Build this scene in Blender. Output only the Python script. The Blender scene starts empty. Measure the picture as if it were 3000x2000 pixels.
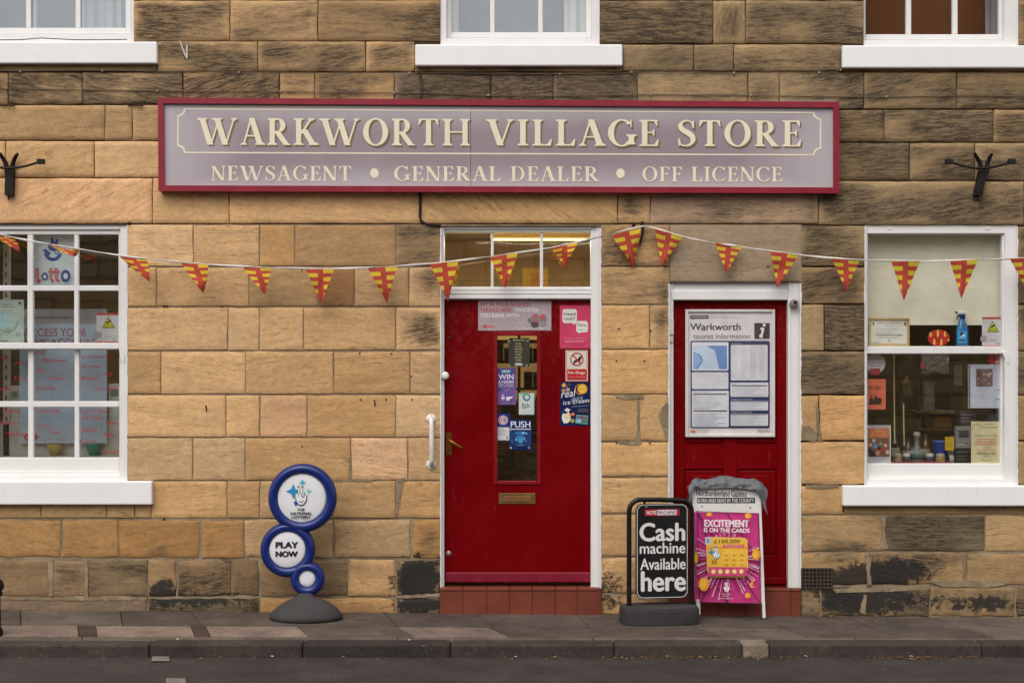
import bpy, bmesh, math, random
from mathutils import Vector, Matrix, noise as mnoise

SC = bpy.context.scene
COL = SC.collection
random.seed(11)
# ------------------------------------------------------------------ camera, sky, sun, exposure
S = 430.0            # photo pixels per metre on the shop front (plane y = 0)
D = 11.0             # camera to shop front
HZ = 1100.0          # photo row of the eye level
H = (1800.0 - HZ) / S
cam_d = bpy.data.cameras.new('camera')
cam = bpy.data.objects.new('camera', cam_d)
COL.objects.link(cam)
cam.location = (0, -D, H)
cam.rotation_euler = (math.radians(90), 0, 0)
cam_d.sensor_width = 36.0
cam_d.lens = 36.0 * D / (3000.0 / S)
cam_d.shift_y = 100.0 / 3000.0
cam_d.clip_end = 400
SC.camera = cam

SUN_EL, SUN_AZ = math.radians(52), math.radians(200)
world = bpy.data.worlds.new('World')
SC.world = world
world.use_nodes = True
wn = world.node_tree
wn.nodes.clear()
sky = wn.nodes.new('ShaderNodeTexSky')
sky.sky_type = 'NISHITA'
sky.sun_disc = False
sky.sun_elevation = SUN_EL
sky.sun_rotation = SUN_AZ
sky.dust_density = 3.0
hsv = wn.nodes.new('ShaderNodeHueSaturation')
hsv.inputs['Saturation'].default_value = 0.22
bg = wn.nodes.new('ShaderNodeBackground')
bg.inputs['Strength'].default_value = 0.12
wo = wn.nodes.new('ShaderNodeOutputWorld')
wn.links.new(sky.outputs[0], hsv.inputs['Color'])
wn.links.new(hsv.outputs[0], bg.inputs['Color'])
wn.links.new(bg.outputs[0], wo.inputs['Surface'])

sun_d = bpy.data.lights.new('sun', 'SUN')
sun_d.energy = 1.1
sun_d.angle = math.radians(65)
sun_d.color = (1.0, 0.93, 0.83)
sun = bpy.data.objects.new('sun', sun_d)
COL.objects.link(sun)
# direction towards the sun: in front of the shop (-y), a little to the left
sdir = Vector((math.sin(SUN_AZ) * math.cos(SUN_EL), math.cos(SUN_AZ) * math.cos(SUN_EL), math.sin(SUN_EL)))
sun.rotation_euler = sdir.to_track_quat('Z', 'Y').to_euler()

SC.view_settings.view_transform = 'Standard'
SC.view_settings.look = 'None'
SC.view_settings.exposure = 0.48
SC.view_settings.gamma = 1.0
SC.view_settings.use_curve_mapping = False
SC.cycles.max_bounces = 8
SC.cycles.transparent_max_bounces = 16
SC.cycles.use_denoising = True

# ------------------------------------------------------------------ helpers
U2P = 3000.0 / 2352.0
def W(px, py, d=0.0):
    """point that stands d metres in front of the shop front, measured on the photograph"""
    k = (D - d) / D / S
    return Vector(((px - 1500.0) * k, -d, H + (HZ - py) * k))

def s2l(c):
    return tuple((v / 255 / 12.92) if v / 255 <= 0.04045 else ((v / 255 + 0.055) / 1.055) ** 2.4 for v in c)

class NT:
    def __init__(s, m):
        m.use_nodes = True
        s.m = m; s.t = m.node_tree; s.t.nodes.clear()
        s.out = s.n('OutputMaterial')
    def n(s, k, **kw):
        x = s.t.nodes.new('ShaderNode' + k)
        for a, b in kw.items(): setattr(x, a, b)
        return x
    def put(s, sock, v):
        if isinstance(v, bpy.types.NodeSocket): s.t.links.new(v, sock)
        elif v is not None: sock.default_value = v
    def math(s, op, a, b=None, c=None, clamp=False):
        x = s.n('Math', operation=op, use_clamp=clamp)
        for i, v in enumerate((a, b, c)):
            if v is not None: s.put(x.inputs[i], v)
        return x.outputs[0]
    def mix(s, f, a, b, mode='MIX'):
        x = s.n('Mix', data_type='RGBA', blend_type=mode)
        s.put(x.inputs[0], f)
        s.put(x.inputs[6], a if not isinstance(a, tuple) else (*a[:3], 1))
        s.put(x.inputs[7], b if not isinstance(b, tuple) else (*b[:3], 1))
        return x.outputs[2]
    def noise(s, vec, scale, detail=4, rough=0.55, dist=0.0):
        x = s.n('TexNoise')
        s.put(x.inputs['Vector'], vec)
        x.inputs['Scale'].default_value = scale
        x.inputs['Detail'].default_value = detail
        x.inputs['Roughness'].default_value = rough
        x.inputs['Distortion'].default_value = dist
        return x.outputs['Fac']
    def mapping(s, vec, scale=(1, 1, 1), loc=(0, 0, 0), rot=(0, 0, 0)):
        x = s.n('Mapping')
        s.put(x.inputs['Vector'], vec)
        x.inputs['Scale'].default_value = scale
        x.inputs['Location'].default_value = loc
        x.inputs['Rotation'].default_value = rot
        return x.outputs[0]
    def rng(s, v, a, b, c=0.0, d=1.0, smooth=True):
        x = s.n('MapRange', interpolation_type='SMOOTHSTEP' if smooth else 'LINEAR')
        s.put(x.inputs[0], v)
        for i, q in enumerate((a, b, c, d)): x.inputs[1 + i].default_value = q
        return x.outputs[0]
    def bump(s, h, strength, dist, normal=None):
        x = s.n('Bump')
        x.inputs['Strength'].default_value = strength
        x.inputs['Distance'].default_value = dist
        s.put(x.inputs['Height'], h)
        if normal is not None: s.put(x.inputs['Normal'], normal)
        return x.outputs[0]
    def bsdf(s, color, rough=0.5, metal=0.0, normal=None, spec=0.5, coat=0.0, emit=None, emit_s=0.0, alpha=None):
        x = s.n('BsdfPrincipled')
        s.put(x.inputs['Base Color'], color if not isinstance(color, tuple) else (*color[:3], 1))
        s.put(x.inputs['Roughness'], rough)
        s.put(x.inputs['Metallic'], metal)
        x.inputs['Specular IOR Level'].default_value = spec
        x.inputs['Coat Weight'].default_value = coat
        x.inputs['Coat Roughness'].default_value = 0.12
        if normal is not None: s.put(x.inputs['Normal'], normal)
        if alpha is not None: s.put(x.inputs['Alpha'], alpha)
        if emit is not None:
            x.inputs['Emission Color'].default_value = (*emit, 1)
            x.inputs['Emission Strength'].default_value = emit_s
        s.t.links.new(x.outputs[0], s.out.inputs['Surface'])
        return x
    def obj(s): return s.n('TexCoord').outputs['Object']
    def geo(s): return s.n('NewGeometry').outputs['Position']
    def attr(s, name): return s.n('Attribute', attribute_name=name)

MATS = {}
def flat(rgb, rough=0.55, metal=0.0, var=0.10, coat=0.0, spec=0.4, bump=0.0, key=None):
    """plain paint, print, plastic, metal: colour with a little wear in it"""
    k = ('flat', tuple(rgb), rough, metal, var, coat, bump)
    if k in MATS: return MATS[k]
    m = bpy.data.materials.new('paint'); g = NT(m)
    p = g.geo()
    c = s2l(rgb)
    n1 = g.noise(p, 9, 5, 0.6)
    n2 = g.noise(p, 130, 2)
    f = g.math('ADD', g.math('MULTIPLY', n1, 0.7), g.math('MULTIPLY', n2, 0.3))
    lo = tuple(v * (1 - var) for v in c); hi = tuple(min(1, v * (1 + var)) for v in c)
    color = g.mix(g.rng(f, 0.3, 0.7), lo, hi)
    nb = g.bump(n2, bump, 0.002) if bump else None
    g.bsdf(color, g.rng(n1, 0.3, 0.7, rough * 0.85, min(1, rough * 1.15)), metal, nb, spec, coat)
    MATS[k] = m
    return m

class MB:
    """collects faces and links them as ONE mesh object"""
    def __init__(s): s.v = []; s.f = []; s.m = []; s.sm = []; s.mats = []; s.uv = {}
    def mi(s, mat):
        if mat not in s.mats: s.mats.append(mat)
        return s.mats.index(mat)
    def add(s, vs, fs, mat, smooth=False):
        o = len(s.v); s.v.extend(Vector(v) for v in vs); i = s.mi(mat)
        for f in fs:
            s.f.append([o + a for a in f]); s.m.append(i); s.sm.append(smooth)
        return o
    def bm(s, b, mat, smooth=False):
        b.verts.index_update()
        s.add([v.co.copy() for v in b.verts], [[v.index for v in f.verts] for f in b.faces], mat, smooth)
        b.free()
    def box(s, lo, hi, mat, bevel=0.0, seg=1, rot=None, smooth=False):
        lo, hi = Vector(lo), Vector(hi)
        b = bmesh.new(); bmesh.ops.create_cube(b, size=1)
        for v in b.verts:
            v.co = Vector(((v.co.x + .5) * (hi.x - lo.x) + lo.x, (v.co.y + .5) * (hi.y - lo.y) + lo.y, (v.co.z + .5) * (hi.z - lo.z) + lo.z))
        if bevel > 0: bmesh.ops.bevel(b, geom=b.edges[:], offset=bevel, segments=seg, affect='EDGES', profile=0.5)
        if rot is not None: bmesh.ops.transform(b, matrix=rot, verts=b.verts[:])
        s.bm(b, mat, smooth)
    def pbox(s, x0, y0, x1, y1, df, db, mat, bevel=0.002, seg=1):
        a = W(x0, y1, df); c = W(x1, y0, df)
        s.box((a.x, -df, a.z), (c.x, -db, c.z), mat, bevel, seg)
    def tube(s, pts, r, mat, n=8, cap=True, smooth=True):
        pts = [Vector(p) for p in pts]
        rs = r if isinstance(r, (list, tuple)) else [r] * len(pts)
        o = []; 
        ref = None
        for i, p in enumerate(pts):
            t = (pts[min(i + 1, len(pts) - 1)] - pts[max(i - 1, 0)]).normalized()
            if ref is None:
                ref = Vector((0, 1, 0)) if abs(t.y) < 0.9 else Vector((0, 0, 1))
            u = (ref - t * ref.dot(t)).normalized(); ref = u
            w = t.cross(u)
            o.extend(p + (u * math.cos(2 * math.pi * k / n) + w * math.sin(2 * math.pi * k / n)) * rs[i] for k in range(n))
        fs = []
        for i in range(len(pts) - 1):
            for k in range(n):
                fs.append([i * n + k, i * n + (k + 1) % n, (i + 1) * n + (k + 1) % n, (i + 1) * n + k])
        s.add(o, fs, mat, smooth)
        if cap:
            s.add(o[:n], [list(range(n))[::-1]], mat); s.add(o[-n:], [list(range(n))], mat)
    def lathe(s, prof, origin, mat, n=32, axis='z', smooth=True, flat=1.0):
        """profile of (radius, height); axis z = upright, y = facing the street"""
        vs = []
        for r, h in prof:
            for k in range(n):
                a = 2 * math.pi * k / n
                if axis == 'z': vs.append(Vector(origin) + Vector((r * math.cos(a), r * math.sin(a) * flat, h)))
                else: vs.append(Vector(origin) + Vector((r * math.cos(a), -h, r * math.sin(a))))
        fs = []
        for i in range(len(prof) - 1):
            for k in range(n):
                fs.append([i * n + k, i * n + (k + 1) % n, (i + 1) * n + (k + 1) % n, (i + 1) * n + k])
        fs.append(list(range(n))[::-1]); fs.append([(len(prof) - 1) * n + k for k in range(n)])
        s.add(vs, fs, mat, smooth)
    def prism(s, poly, df, db, mat):
        """outline in photo pixels, front face at df, back at db"""
        a = [W(x, y, df) for x, y in poly]
        b = [Vector((v.x, -db, v.z)) for v in a]
        n = len(a)
        s.add(a + b, [list(range(n)), list(range(n, 2 * n))[::-1]] + [[i, n + i, n + (i + 1) % n, (i + 1) % n] for i in range(n)], mat)
    def build(s, name, parent=None, uv=None):
        me = bpy.data.meshes.new(name)
        off = wloc(parent) if parent else Vector((0, 0, 0))
        me.from_pydata([v - off for v in s.v], [], s.f)
        for m in s.mats: me.materials.append(m)
        me.polygons.foreach_set('material_index', s.m)
        me.polygons.foreach_set('use_smooth', s.sm)
        me.update()
        b = bmesh.new(); b.from_mesh(me)
        if getattr(s, 'recalc', True): bmesh.ops.recalc_face_normals(b, faces=b.faces[:])
        b.to_mesh(me); b.free()
        o = bpy.data.objects.new(name, me); COL.objects.link(o)
        if parent: o.parent = parent
        return o

def wloc(o):
    v = Vector((0, 0, 0))
    while o is not None:
        v += o.location; o = o.parent
    return v
def tag(o, label=None, cat=None, group=None, kind=None):
    if label: o['label'] = label
    if cat: o['category'] = cat
    if group: o['group'] = group
    if kind: o['kind'] = kind
    return o
def empty(name, loc, label, cat, group=None):
    o = bpy.data.objects.new(name, None); o.empty_display_size = 0.1; COL.objects.link(o); o.location = loc
    return tag(o, label, cat, group)

# ---- lettering
_txt = {}
def text_mesh(body, bold=0.0, shear=0.0):
    k = (body, bold, shear)
    if k not in _txt:
        cu = bpy.data.curves.new('t', 'FONT'); cu.body = body; cu.offset = bold; cu.shear = shear; cu.resolution_u = 4
        ob = bpy.data.objects.new('t', cu); COL.objects.link(ob)
        dg = bpy.context.evaluated_depsgraph_get()
        me = bpy.data.meshes.new_from_object(ob.evaluated_get(dg))
        vs = [(v.co.x, v.co.y) for v in me.vertices]; fs = [list(p.vertices) for p in me.polygons]
        bpy.data.objects.remove(ob); bpy.data.curves.remove(cu); bpy.data.meshes.remove(me)
        xs = [v[0] for v in vs]; ys = [v[1] for v in vs]
        x0, x1, y0, y1 = min(xs), max(xs), min(ys), max(ys)
        _txt[k] = ([((a - x0) / (x1 - x0), (b - y0) / (y1 - y0)) for a, b in vs], fs)
    return _txt[k]

class Print(MB):
    """a flat printed thing: sheets of colour laid one just above the other"""
    def __init__(s, d, step=0.0004):
        super().__init__(); s.d = d; s.step = step; s.recalc = False
    def up(s): s.d += s.step
    def sheet(s, x0, y0, x1, y1, rgb, th=0.004, rough=0.5, mat=None, bevel=0):
        s.pbox(x0, y0, x1, y1, s.d, s.d - th, mat or flat(rgb, rough), bevel); s.up()
    def poly(s, pts, rgb, mat=None):
        n = len(pts); a = sum(pts[i][0] * pts[(i + 1) % n][1] - pts[(i + 1) % n][0] * pts[i][1] for i in range(n))
        if a > 0: pts = pts[::-1]
        s.add([W(x, y, s.d) for x, y in pts], [list(range(n))], mat or flat(rgb)); s.up()
    def rect(s, x0, y0, x1, y1, rgb, mat=None): s.poly([(x0, y0), (x1, y0), (x1, y1), (x0, y1)], rgb, mat)
    def rrect(s, x0, y0, x1, y1, r, rgb, mat=None):
        s.poly(rr(x0, y0, x1, y1, r), rgb, mat)
    def disc(s, x, y, rx, rgb, ry=None, n=28, mat=None):
        ry = ry or rx
        s.poly([(x + rx * math.cos(2 * math.pi * k / n), y + ry * math.sin(2 * math.pi * k / n)) for k in range(n)], rgb, mat)
    def ring(s, x, y, r0, r1, rgb, a0=0, a1=360, n=32, ry=1.0):
        vs = []; fs = []
        for k in range(n + 1):
            a = math.radians(a0 + (a1 - a0) * k / n)
            vs.append(W(x + r0 * math.cos(a), y - r0 * ry * math.sin(a), s.d)); vs.append(W(x + r1 * math.cos(a), y - r1 * ry * math.sin(a), s.d))
        for k in range(n): fs.append([2 * k, 2 * k + 1, 2 * k + 3, 2 * k + 2])
        s.add(vs, fs, flat(rgb)); s.up()
    def line(s, pts, w, rgb, mat=None):
        for (a, b), (c, e) in zip(pts[:-1], pts[1:]):
            L = math.hypot(c - a, e - b) or 1; nx, ny = -(e - b) / L * w / 2, (c - a) / L * w / 2
            s.poly([(a + nx, b + ny), (c + nx, e + ny), (c - nx, e - ny), (a - nx, b - ny)], rgb, mat)
    def text(s, body, x0, y0, x1, y1, rgb, bold=0.0, shear=0.0, slope=0.0, mat=None):
        vs, fs = text_mesh(body, 0.0, shear)
        m = mat or flat(rgb, var=0.04)
        o = abs(y1 - y0) * bold * 1.15 if bold > 0 else 0      # heavier strokes: the same outline again, a hair to each side
        for k, (dx, dy) in enumerate(((0, 0),) if not o else ((-o, 0), (o, 0), (0, o * .7), (0, -o * .7), (0, 0))):
            s.add([W(x0 + o + a * (x1 - x0 - 2 * o) + dx, y1 - o * .7 + b * (y0 - y1 + 1.4 * o) + slope * a + dy, s.d + k * .00004) for a, b in vs], fs, m)
        s.up()
    def lines(s, x0, x1, y0, y1, n, rgb, w=None, seed=1, center=False):
        """rows of print too small to read"""
        r = random.Random(seed); h = w or (y1 - y0) / n * 0.4
        for i in range(n):
            y = y0 + (y1 - y0) * (i + .5) / n; L = (x1 - x0) * r.uniform(.6, 1)
            a = (x0 + x1 - L) / 2 if center else x0
            x = a
            while x < a + L - 1:
                q = min(r.uniform(3, 9), a + L - x)
                s.rect(x, y - h / 2, x + q * .8, y + h / 2, rgb); s.d -= s.step
                x += q
        s.up()
def rr(x0, y0, x1, y1, r, n=5):
    o = []
    for cx, cy, a in ((x1 - r, y0 + r, -90), (x1 - r, y1 - r, 0), (x0 + r, y1 - r, 90), (x0 + r, y0 + r, 180)):
        for k in range(n + 1):
            t = math.radians(a + 90 * k / n); o.append((cx + r * math.cos(t), cy + r * math.sin(t)))
    return o

# ---- signwriter's roman capitals, drawn stroke by stroke
def roman(ch, T, t):
    P = []; sr = 0.085
    def q(*p): P.append(list(p))
    def foot(x, w, y, up, l=sr, r=sr):
        k = 1 if up > 0 else -1
        q((x - l, y), (x + w + r, y), (x + w + r, y + .028 * k), (x + w, y + .10 * k), (x, y + .10 * k), (x - l, y + .028 * k))
    def stem(x, w=T, a=0, b=1, fs=(1, 1, 1, 1)):
        q((x, a), (x + w, a), (x + w, b), (x, b))
        foot(x, w, a, 1, sr * fs[0], sr * fs[1]); foot(x, w, b, -1, sr * fs[2], sr * fs[3])
    def bar(x0, x1, y, w=t): q((x0, y - w / 2), (x1, y - w / 2), (x1, y + w / 2), (x0, y + w / 2))
    def term(x, y, dy): q((x - .10, y), (x, y + dy), (x + .02, y + dy), (x, y))
    def diag(xa, ya, xb, yb, w): q((xa - w / 2, ya), (xa + w / 2, ya), (xb + w / 2, yb), (xb - w / 2, yb))
    def arc(cx, cy, rx, ry, a0, a1, wx, wy, n=26):
        for k in range(n):
            u = [math.radians(a0 + (a1 - a0) * (k + j) / n) for j in (0, 1)]
            q(*[(cx + rx * math.cos(a), cy + ry * math.sin(a)) for a in u], *[(cx + (rx - wx) * math.cos(a), cy + (ry - wy) * math.sin(a)) for a in u[::-1]])
    def stroke(pts, ws):
        n = len(pts); L = []; R = []
        for i, (x, y) in enumerate(pts):
            dx = pts[min(i + 1, n - 1)][0] - pts[max(i - 1, 0)][0]; dy = pts[min(i + 1, n - 1)][1] - pts[max(i - 1, 0)][1]
            l = math.hypot(dx, dy); L.append((x - dy / l * ws[i] / 2, y + dx / l * ws[i] / 2)); R.append((x + dy / l * ws[i] / 2, y - dx / l * ws[i] / 2))
        for i in range(n - 1): q(L[i], L[i + 1], R[i + 1], R[i])
    w = 0
    if ch == 'I': stem(sr); w = T + 2 * sr
    elif ch == 'H': stem(sr); stem(sr + .62); bar(sr + T, sr + .62, .51); w = .62 + T + 2 * sr
    elif ch == 'L': stem(sr); bar(sr + T, .60, t / 2); q((.48, t), (.60, .26), (.63, .26), (.60, 0), (.5, 0)); w = .63
    elif ch in 'EF':
        stem(sr, fs=(1, 1 if ch == 'F' else 0, 1, 0)); bar(sr + T, .58, 1 - t / 2); q((.47, 1 - t), (.56, .77), (.59, .77), (.58, 1), (.47, 1))
        bar(sr + T, .47, .52); q((.40, .52), (.46, .64), (.49, .64), (.49, .40), (.46, .40)); w = .60
        if ch == 'E': bar(sr + T, .60, t / 2); q((.48, t), (.60, .26), (.63, .26), (.60, 0), (.48, 0)); w = .63
    elif ch == 'T':
        stem(.36 - T / 2, fs=(1, 1, 0, 0)); bar(.03, .69, 1 - t / 2)
        q((.03, 1), (.0, .76), (.03, .76), (.13, 1 - t), (.13, 1)); q((.69, 1), (.72, .76), (.69, .76), (.59, 1 - t), (.59, 1)); w = .72
    elif ch == 'N':
        stem(sr, t * 1.15); stem(sr + .60, t * 1.15, fs=(0, 0, 1, 1)); diag(sr + .02, 1, sr + .60, 0, T * 1.2); q((0, 1), (sr + .1, 1), (sr, .96)); w = .60 + 2 * sr + t
    elif ch in 'VW':
        n = 1 if ch == 'V' else 2; step = .52
        for i in range(n):
            x = .13 + i * step
            diag(x, 1, x + .29, 0, T * 1.15); diag(x + .60, 1, x + .31, 0, t * 1.1)
            foot(x - T * .55, T * 1.1, 1, 0); 
        foot(.13 + (n - 1) * step + .60 - t / 2, t, 1, 0); w = .13 + (n - 1) * step + .60 + .11
    elif ch == 'A':
        diag(.36, 1, .10, 0, t * 1.15); diag(.38, 1, .68, 0, T * 1.15); bar(.17, .60, .34); q((.30, .98), (.46, .98), (.38, 1.03))
        foot(.10 - t / 2, t, 0, 1); foot(.68 - T * .55, T * 1.1, 0, 1); w = .80
    elif ch == 'K':
        stem(sr); diag(sr + T, .42, .62, 1, t * 1.4); diag(.36, .58, .70, 0, T * 1.25); foot(.62 - t / 2, t, 1, 0); foot(.70 - T * .55, T * 1.1, 0, 1); w = .82
    elif ch in 'RD':
        stem(sr)
        if ch == 'D': bar(sr + T, .36, 1 - t / 2); bar(sr + T, .36, t / 2); arc(.36, .5, .42, .5, -90, 90, T * 1.05, t); w = .80
        else:
            bar(sr + T, .36, 1 - t / 2); bar(sr + T, .36, .465 + t / 2); arc(.36, .7325, .28, .2675, -90, 90, T, t)
            diag(.36, .48, .68, 0, T * 1.2); q((.68 - T * .6, 0), (.82, 0), (.82, .03), (.68, .09)); w = .80
    elif ch == 'O': arc(.44, .5, .44, .52, 0, 360, T * 1.08, t, 48); w = .88
    elif ch in 'CG':
        arc(.44, .5, .44, .52, 42, 318, T * 1.08, t, 40); q((.76, .70), (.72, .74), (.72, .99), (.76, 1.0)); w = .78
        if ch == 'C': q((.70, .20), (.78, .26), (.80, .24), (.72, .12))
        else: stem(.66, T, 0.06, .44, (0, .5, 1, 1)); w = .88
    elif ch == 'S':
        c = [(.50, .80), (.44, .93), (.28, .985), (.13, .91), (.085, .77), (.17, .62), (.33, .51), (.47, .38), (.50, .23), (.42, .07), (.26, .01), (.10, .06), (.05, .22)]
        ws = [t, t, t, t * 1.5, T * .9, T * 1.05, T * 1.12, T * 1.05, T * .9, t * 1.5, t, t, t]
        pts = []; wd = []
        for i in range(len(c) - 1):
            a, b, e, f = c[max(i - 1, 0)], c[i], c[i + 1], c[min(i + 2, len(c) - 1)]
            for k in range(5):
                u = k / 5
                pts.append(tuple(.5 * (2 * b[j] + (e[j] - a[j]) * u + (2 * a[j] - 5 * b[j] + 4 * e[j] - f[j]) * u * u + (3 * b[j] - a[j] - 3 * e[j] + f[j]) * u ** 3) for j in (0, 1)))
                wd.append(ws[i] * (1 - u) + ws[i + 1] * u)
        stroke(pts + [c[-1]], wd + [ws[-1]]); q((.48, .70), (.54, .70), (.53, 1.0), (.49, .98)); q((.01, .30), (.06, .30), (.08, .05), (.02, -.01)); w = .58
    return P, w
def roman_text(pr, body, x0, x1, ytop, ybase, T, t, rgb, slope=0.0, gap=.125, space=.42, mat=None, dx=0, dy=0):
    G = []; x = 0
    for ch in body:
        if ch == ' ': x += space; continue
        P, w = roman(ch, T, t); G.append((x, P)); x += w + gap
    tot = x - gap; k = (x1 - x0) / tot; hh = ybase - ytop
    d0 = pr.d
    for gx, P in G:
        pr.d = d0
        for poly in P:
            pts = []
            for a, b in poly:
                X = x0 + (gx + a) * k
                pts.append((X + dx, ybase - b * hh + slope * (X - x0) + dy))
            pr.add([W(px, py, pr.d) for px, py in pts], [list(range(len(pts)))], mat or flat(rgb, var=0.05)); pr.d += 0.00006
    pr.d = d0 + 0.0035
# ------------------------------------------------------------------ materials of the setting
def stone_material():
    m = bpy.data.materials.new('sandstone'); g = NT(m)
    gc = g.attr('gc').outputs['Vector']; tint = g.attr('tint').outputs['Color']
    soot = g.attr('soot').outputs['Fac']; tar = g.attr('tar').outputs['Fac']
    p = g.geo()
    bands = g.noise(g.mapping(gc, (1.3, 8, 1)), 1.7, 6, 0.62, 0.25)
    fineb = g.noise(g.mapping(gc, (5, 46, 1)), 1.9, 5, 0.7, 0.2)
    mott = g.noise(gc, 4.0, 8, 0.68)
    grain = g.noise(p, 95, 4, 0.75)
    speck = g.noise(p, 60, 4, 0.7)
    f = g.math('ADD', g.math('MULTIPLY', bands, .34), g.math('ADD', g.math('MULTIPLY', mott, .46), g.math('MULTIPLY', fineb, .20)))
    val = g.rng(f, .40, .60, .83, 1.15, False)
    val = g.math('MULTIPLY', val, g.rng(grain, .36, .64, .90, 1.10, False))
    mid = g.noise(g.mapping(gc, (13, 24, 1)), 1.5, 6, .74)
    val = g.math('MULTIPLY', val, g.rng(mid, .38, .62, .88, 1.11, False))
    lines_ = g.noise(g.mapping(gc, (.9, 13, 1), (5, 1, 9)), 1.5, 4, .6, .15)
    val = g.math('MULTIPLY', val, g.math('SUBTRACT', 1.0, g.math('MULTIPLY', g.rng(g.math('ABSOLUTE', g.math('SUBTRACT', lines_, .5)), .0, .016, .46, 0), g.rng(mott, .42, .56))))
    vm = g.n('VectorMath', operation='SCALE'); g.put(vm.inputs[0], tint); g.put(vm.inputs[3], val)
    c = vm.outputs[0]
    # iron veins along the bedding
    v = g.noise(g.mapping(gc, (.8, 5.5, 1), (3, 7, 1)), 1.3, 3, .5, .9)
    vein = g.rng(g.math('ABSOLUTE', g.math('SUBTRACT', v, .5)), .0, .016, 1, 0)
    c = g.mix(g.math('MULTIPLY', vein, g.rng(mott, .45, .65, 0, .20)), c, (.27, .125, .040))
    warm = g.rng(g.noise(gc, 1.1, 3), .5, .72, 0, .08)
    c = g.mix(warm, c, (.40, .21, .075))
    vo = g.n('TexVoronoi'); g.put(vo.inputs['Vector'], g.mapping(gc, (1.0, 1.5, 1))); vo.inputs['Scale'].default_value = 3.1
    vd = g.math('ADD', vo.outputs['Distance'], g.math('MULTIPLY', g.math('SUBTRACT', mid, .5), .06))
    sx = g.n('SeparateXYZ'); g.put(sx.inputs[0], vo.outputs['Color'])
    kn = g.math('MULTIPLY', g.rng(vd, .085, .115, 1, 0), g.math('GREATER_THAN', sx.outputs[0], .86))
    c = g.mix(g.math('MULTIPLY', kn, .42), c, (.24, .135, .060))
    li = g.math('MULTIPLY', g.rng(g.math('ADD', vd, g.math('MULTIPLY', g.math('SUBTRACT', mott, .5), .25)), .07, .12, 1, 0), g.math('LESS_THAN', sx.outputs[0], .08))
    c = g.mix(g.math('MULTIPLY', li, .55), c, (.19, .165, .125))
    # pale worn patches and dark pits
    c = g.mix(g.rng(speck, .66, .76, 0, .35), c, (.52, .40, .26))
    c = g.mix(g.rng(speck, .33, .24, 0, .45), c, (.10, .065, .035))
    # soot crust, following the bedding
    n1 = g.noise(g.mapping(gc, (1.9, 11, 1), (11, 2, 5)), 1.8, 10, .74, .10)
    n2 = g.noise(p, 2.3, 6, .62)
    nf = g.noise(g.mapping(gc, (30, 62, 1)), 1.6, 5, .78)
    ng = g.noise(g.mapping(gc, (9, 40, 1)), 1.7, 7, .8)
    sm = g.math('ADD', g.math('ADD', g.math('MULTIPLY', n1, .55), g.math('MULTIPLY', n2, .22)), g.math('ADD', g.math('MULTIPLY', ng, .38), g.math('MULTIPLY', g.math('SUBTRACT', soot, .5), .55)))
    sm = g.math('ADD', g.math('MULTIPLY', g.math('SUBTRACT', sm, g.math('MULTIPLY', g.math('SUBTRACT', soot, .5), .55)), 1.4), g.math('ADD', g.math('MULTIPLY', g.math('SUBTRACT', soot, .5), .80), -.215))
    grit = g.rng(g.noise(g.mapping(gc, (5.5, 46, 1), (2, 8, 3)), 1.7, 8, .80), .42, .58)
    iso = g.rng(g.noise(p, 60, 6, .84), .40, .60)
    grit = g.math('ADD', g.math('MULTIPLY', grit, .78), g.math('MULTIPLY', iso, .22))
    film = g.math('MULTIPLY', g.rng(sm, .40, .78, 0, .92), g.math('ADD', .60, g.math('MULTIPLY', grit, .40)))
    crust = g.math('MULTIPLY', g.rng(sm, .60, .86, 0, .85), g.rng(grit, .25, .80))
    gate = g.rng(soot, 0.0, .18)
    c = g.mix(g.math('MULTIPLY', film, gate), c, (.116, .083, .052))
    c = g.mix(g.math('MULTIPLY', g.math('MULTIPLY', crust, gate), g.rng(grain, .3, .7, .75, 1)), c, (.036, .027, .018))
    n3 = g.noise(p, 15, 9, .78, .2)
    tm = g.rng(g.math('ADD', g.math('MULTIPLY', g.math('ADD', g.math('MULTIPLY', g.math('SUBTRACT', n3, .5), 2.4), .5), .9), g.math('ADD', g.math('MULTIPLY', n1, .55), g.math('MULTIPLY', g.math('SUBTRACT', tar, .5), .8))), .70, .95, 0, .93)
    tm = g.math('MULTIPLY', tm, g.rng(tar, .02, .15))
    c = g.mix(tm, c, (.022, .021, .022))
    h = g.math('ADD', g.math('MULTIPLY', bands, .5), g.math('ADD', g.math('MULTIPLY', fineb, .45), g.math('MULTIPLY', grain, .22)))
    h = g.math('ADD', h, g.math('MULTIPLY', speck, .3))
    h = g.math('SUBTRACT', h, g.math('MULTIPLY', crust, .25))
    g.bsdf(c, .88, 0, g.bump(h, .55, .006), .25)
    return m
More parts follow.
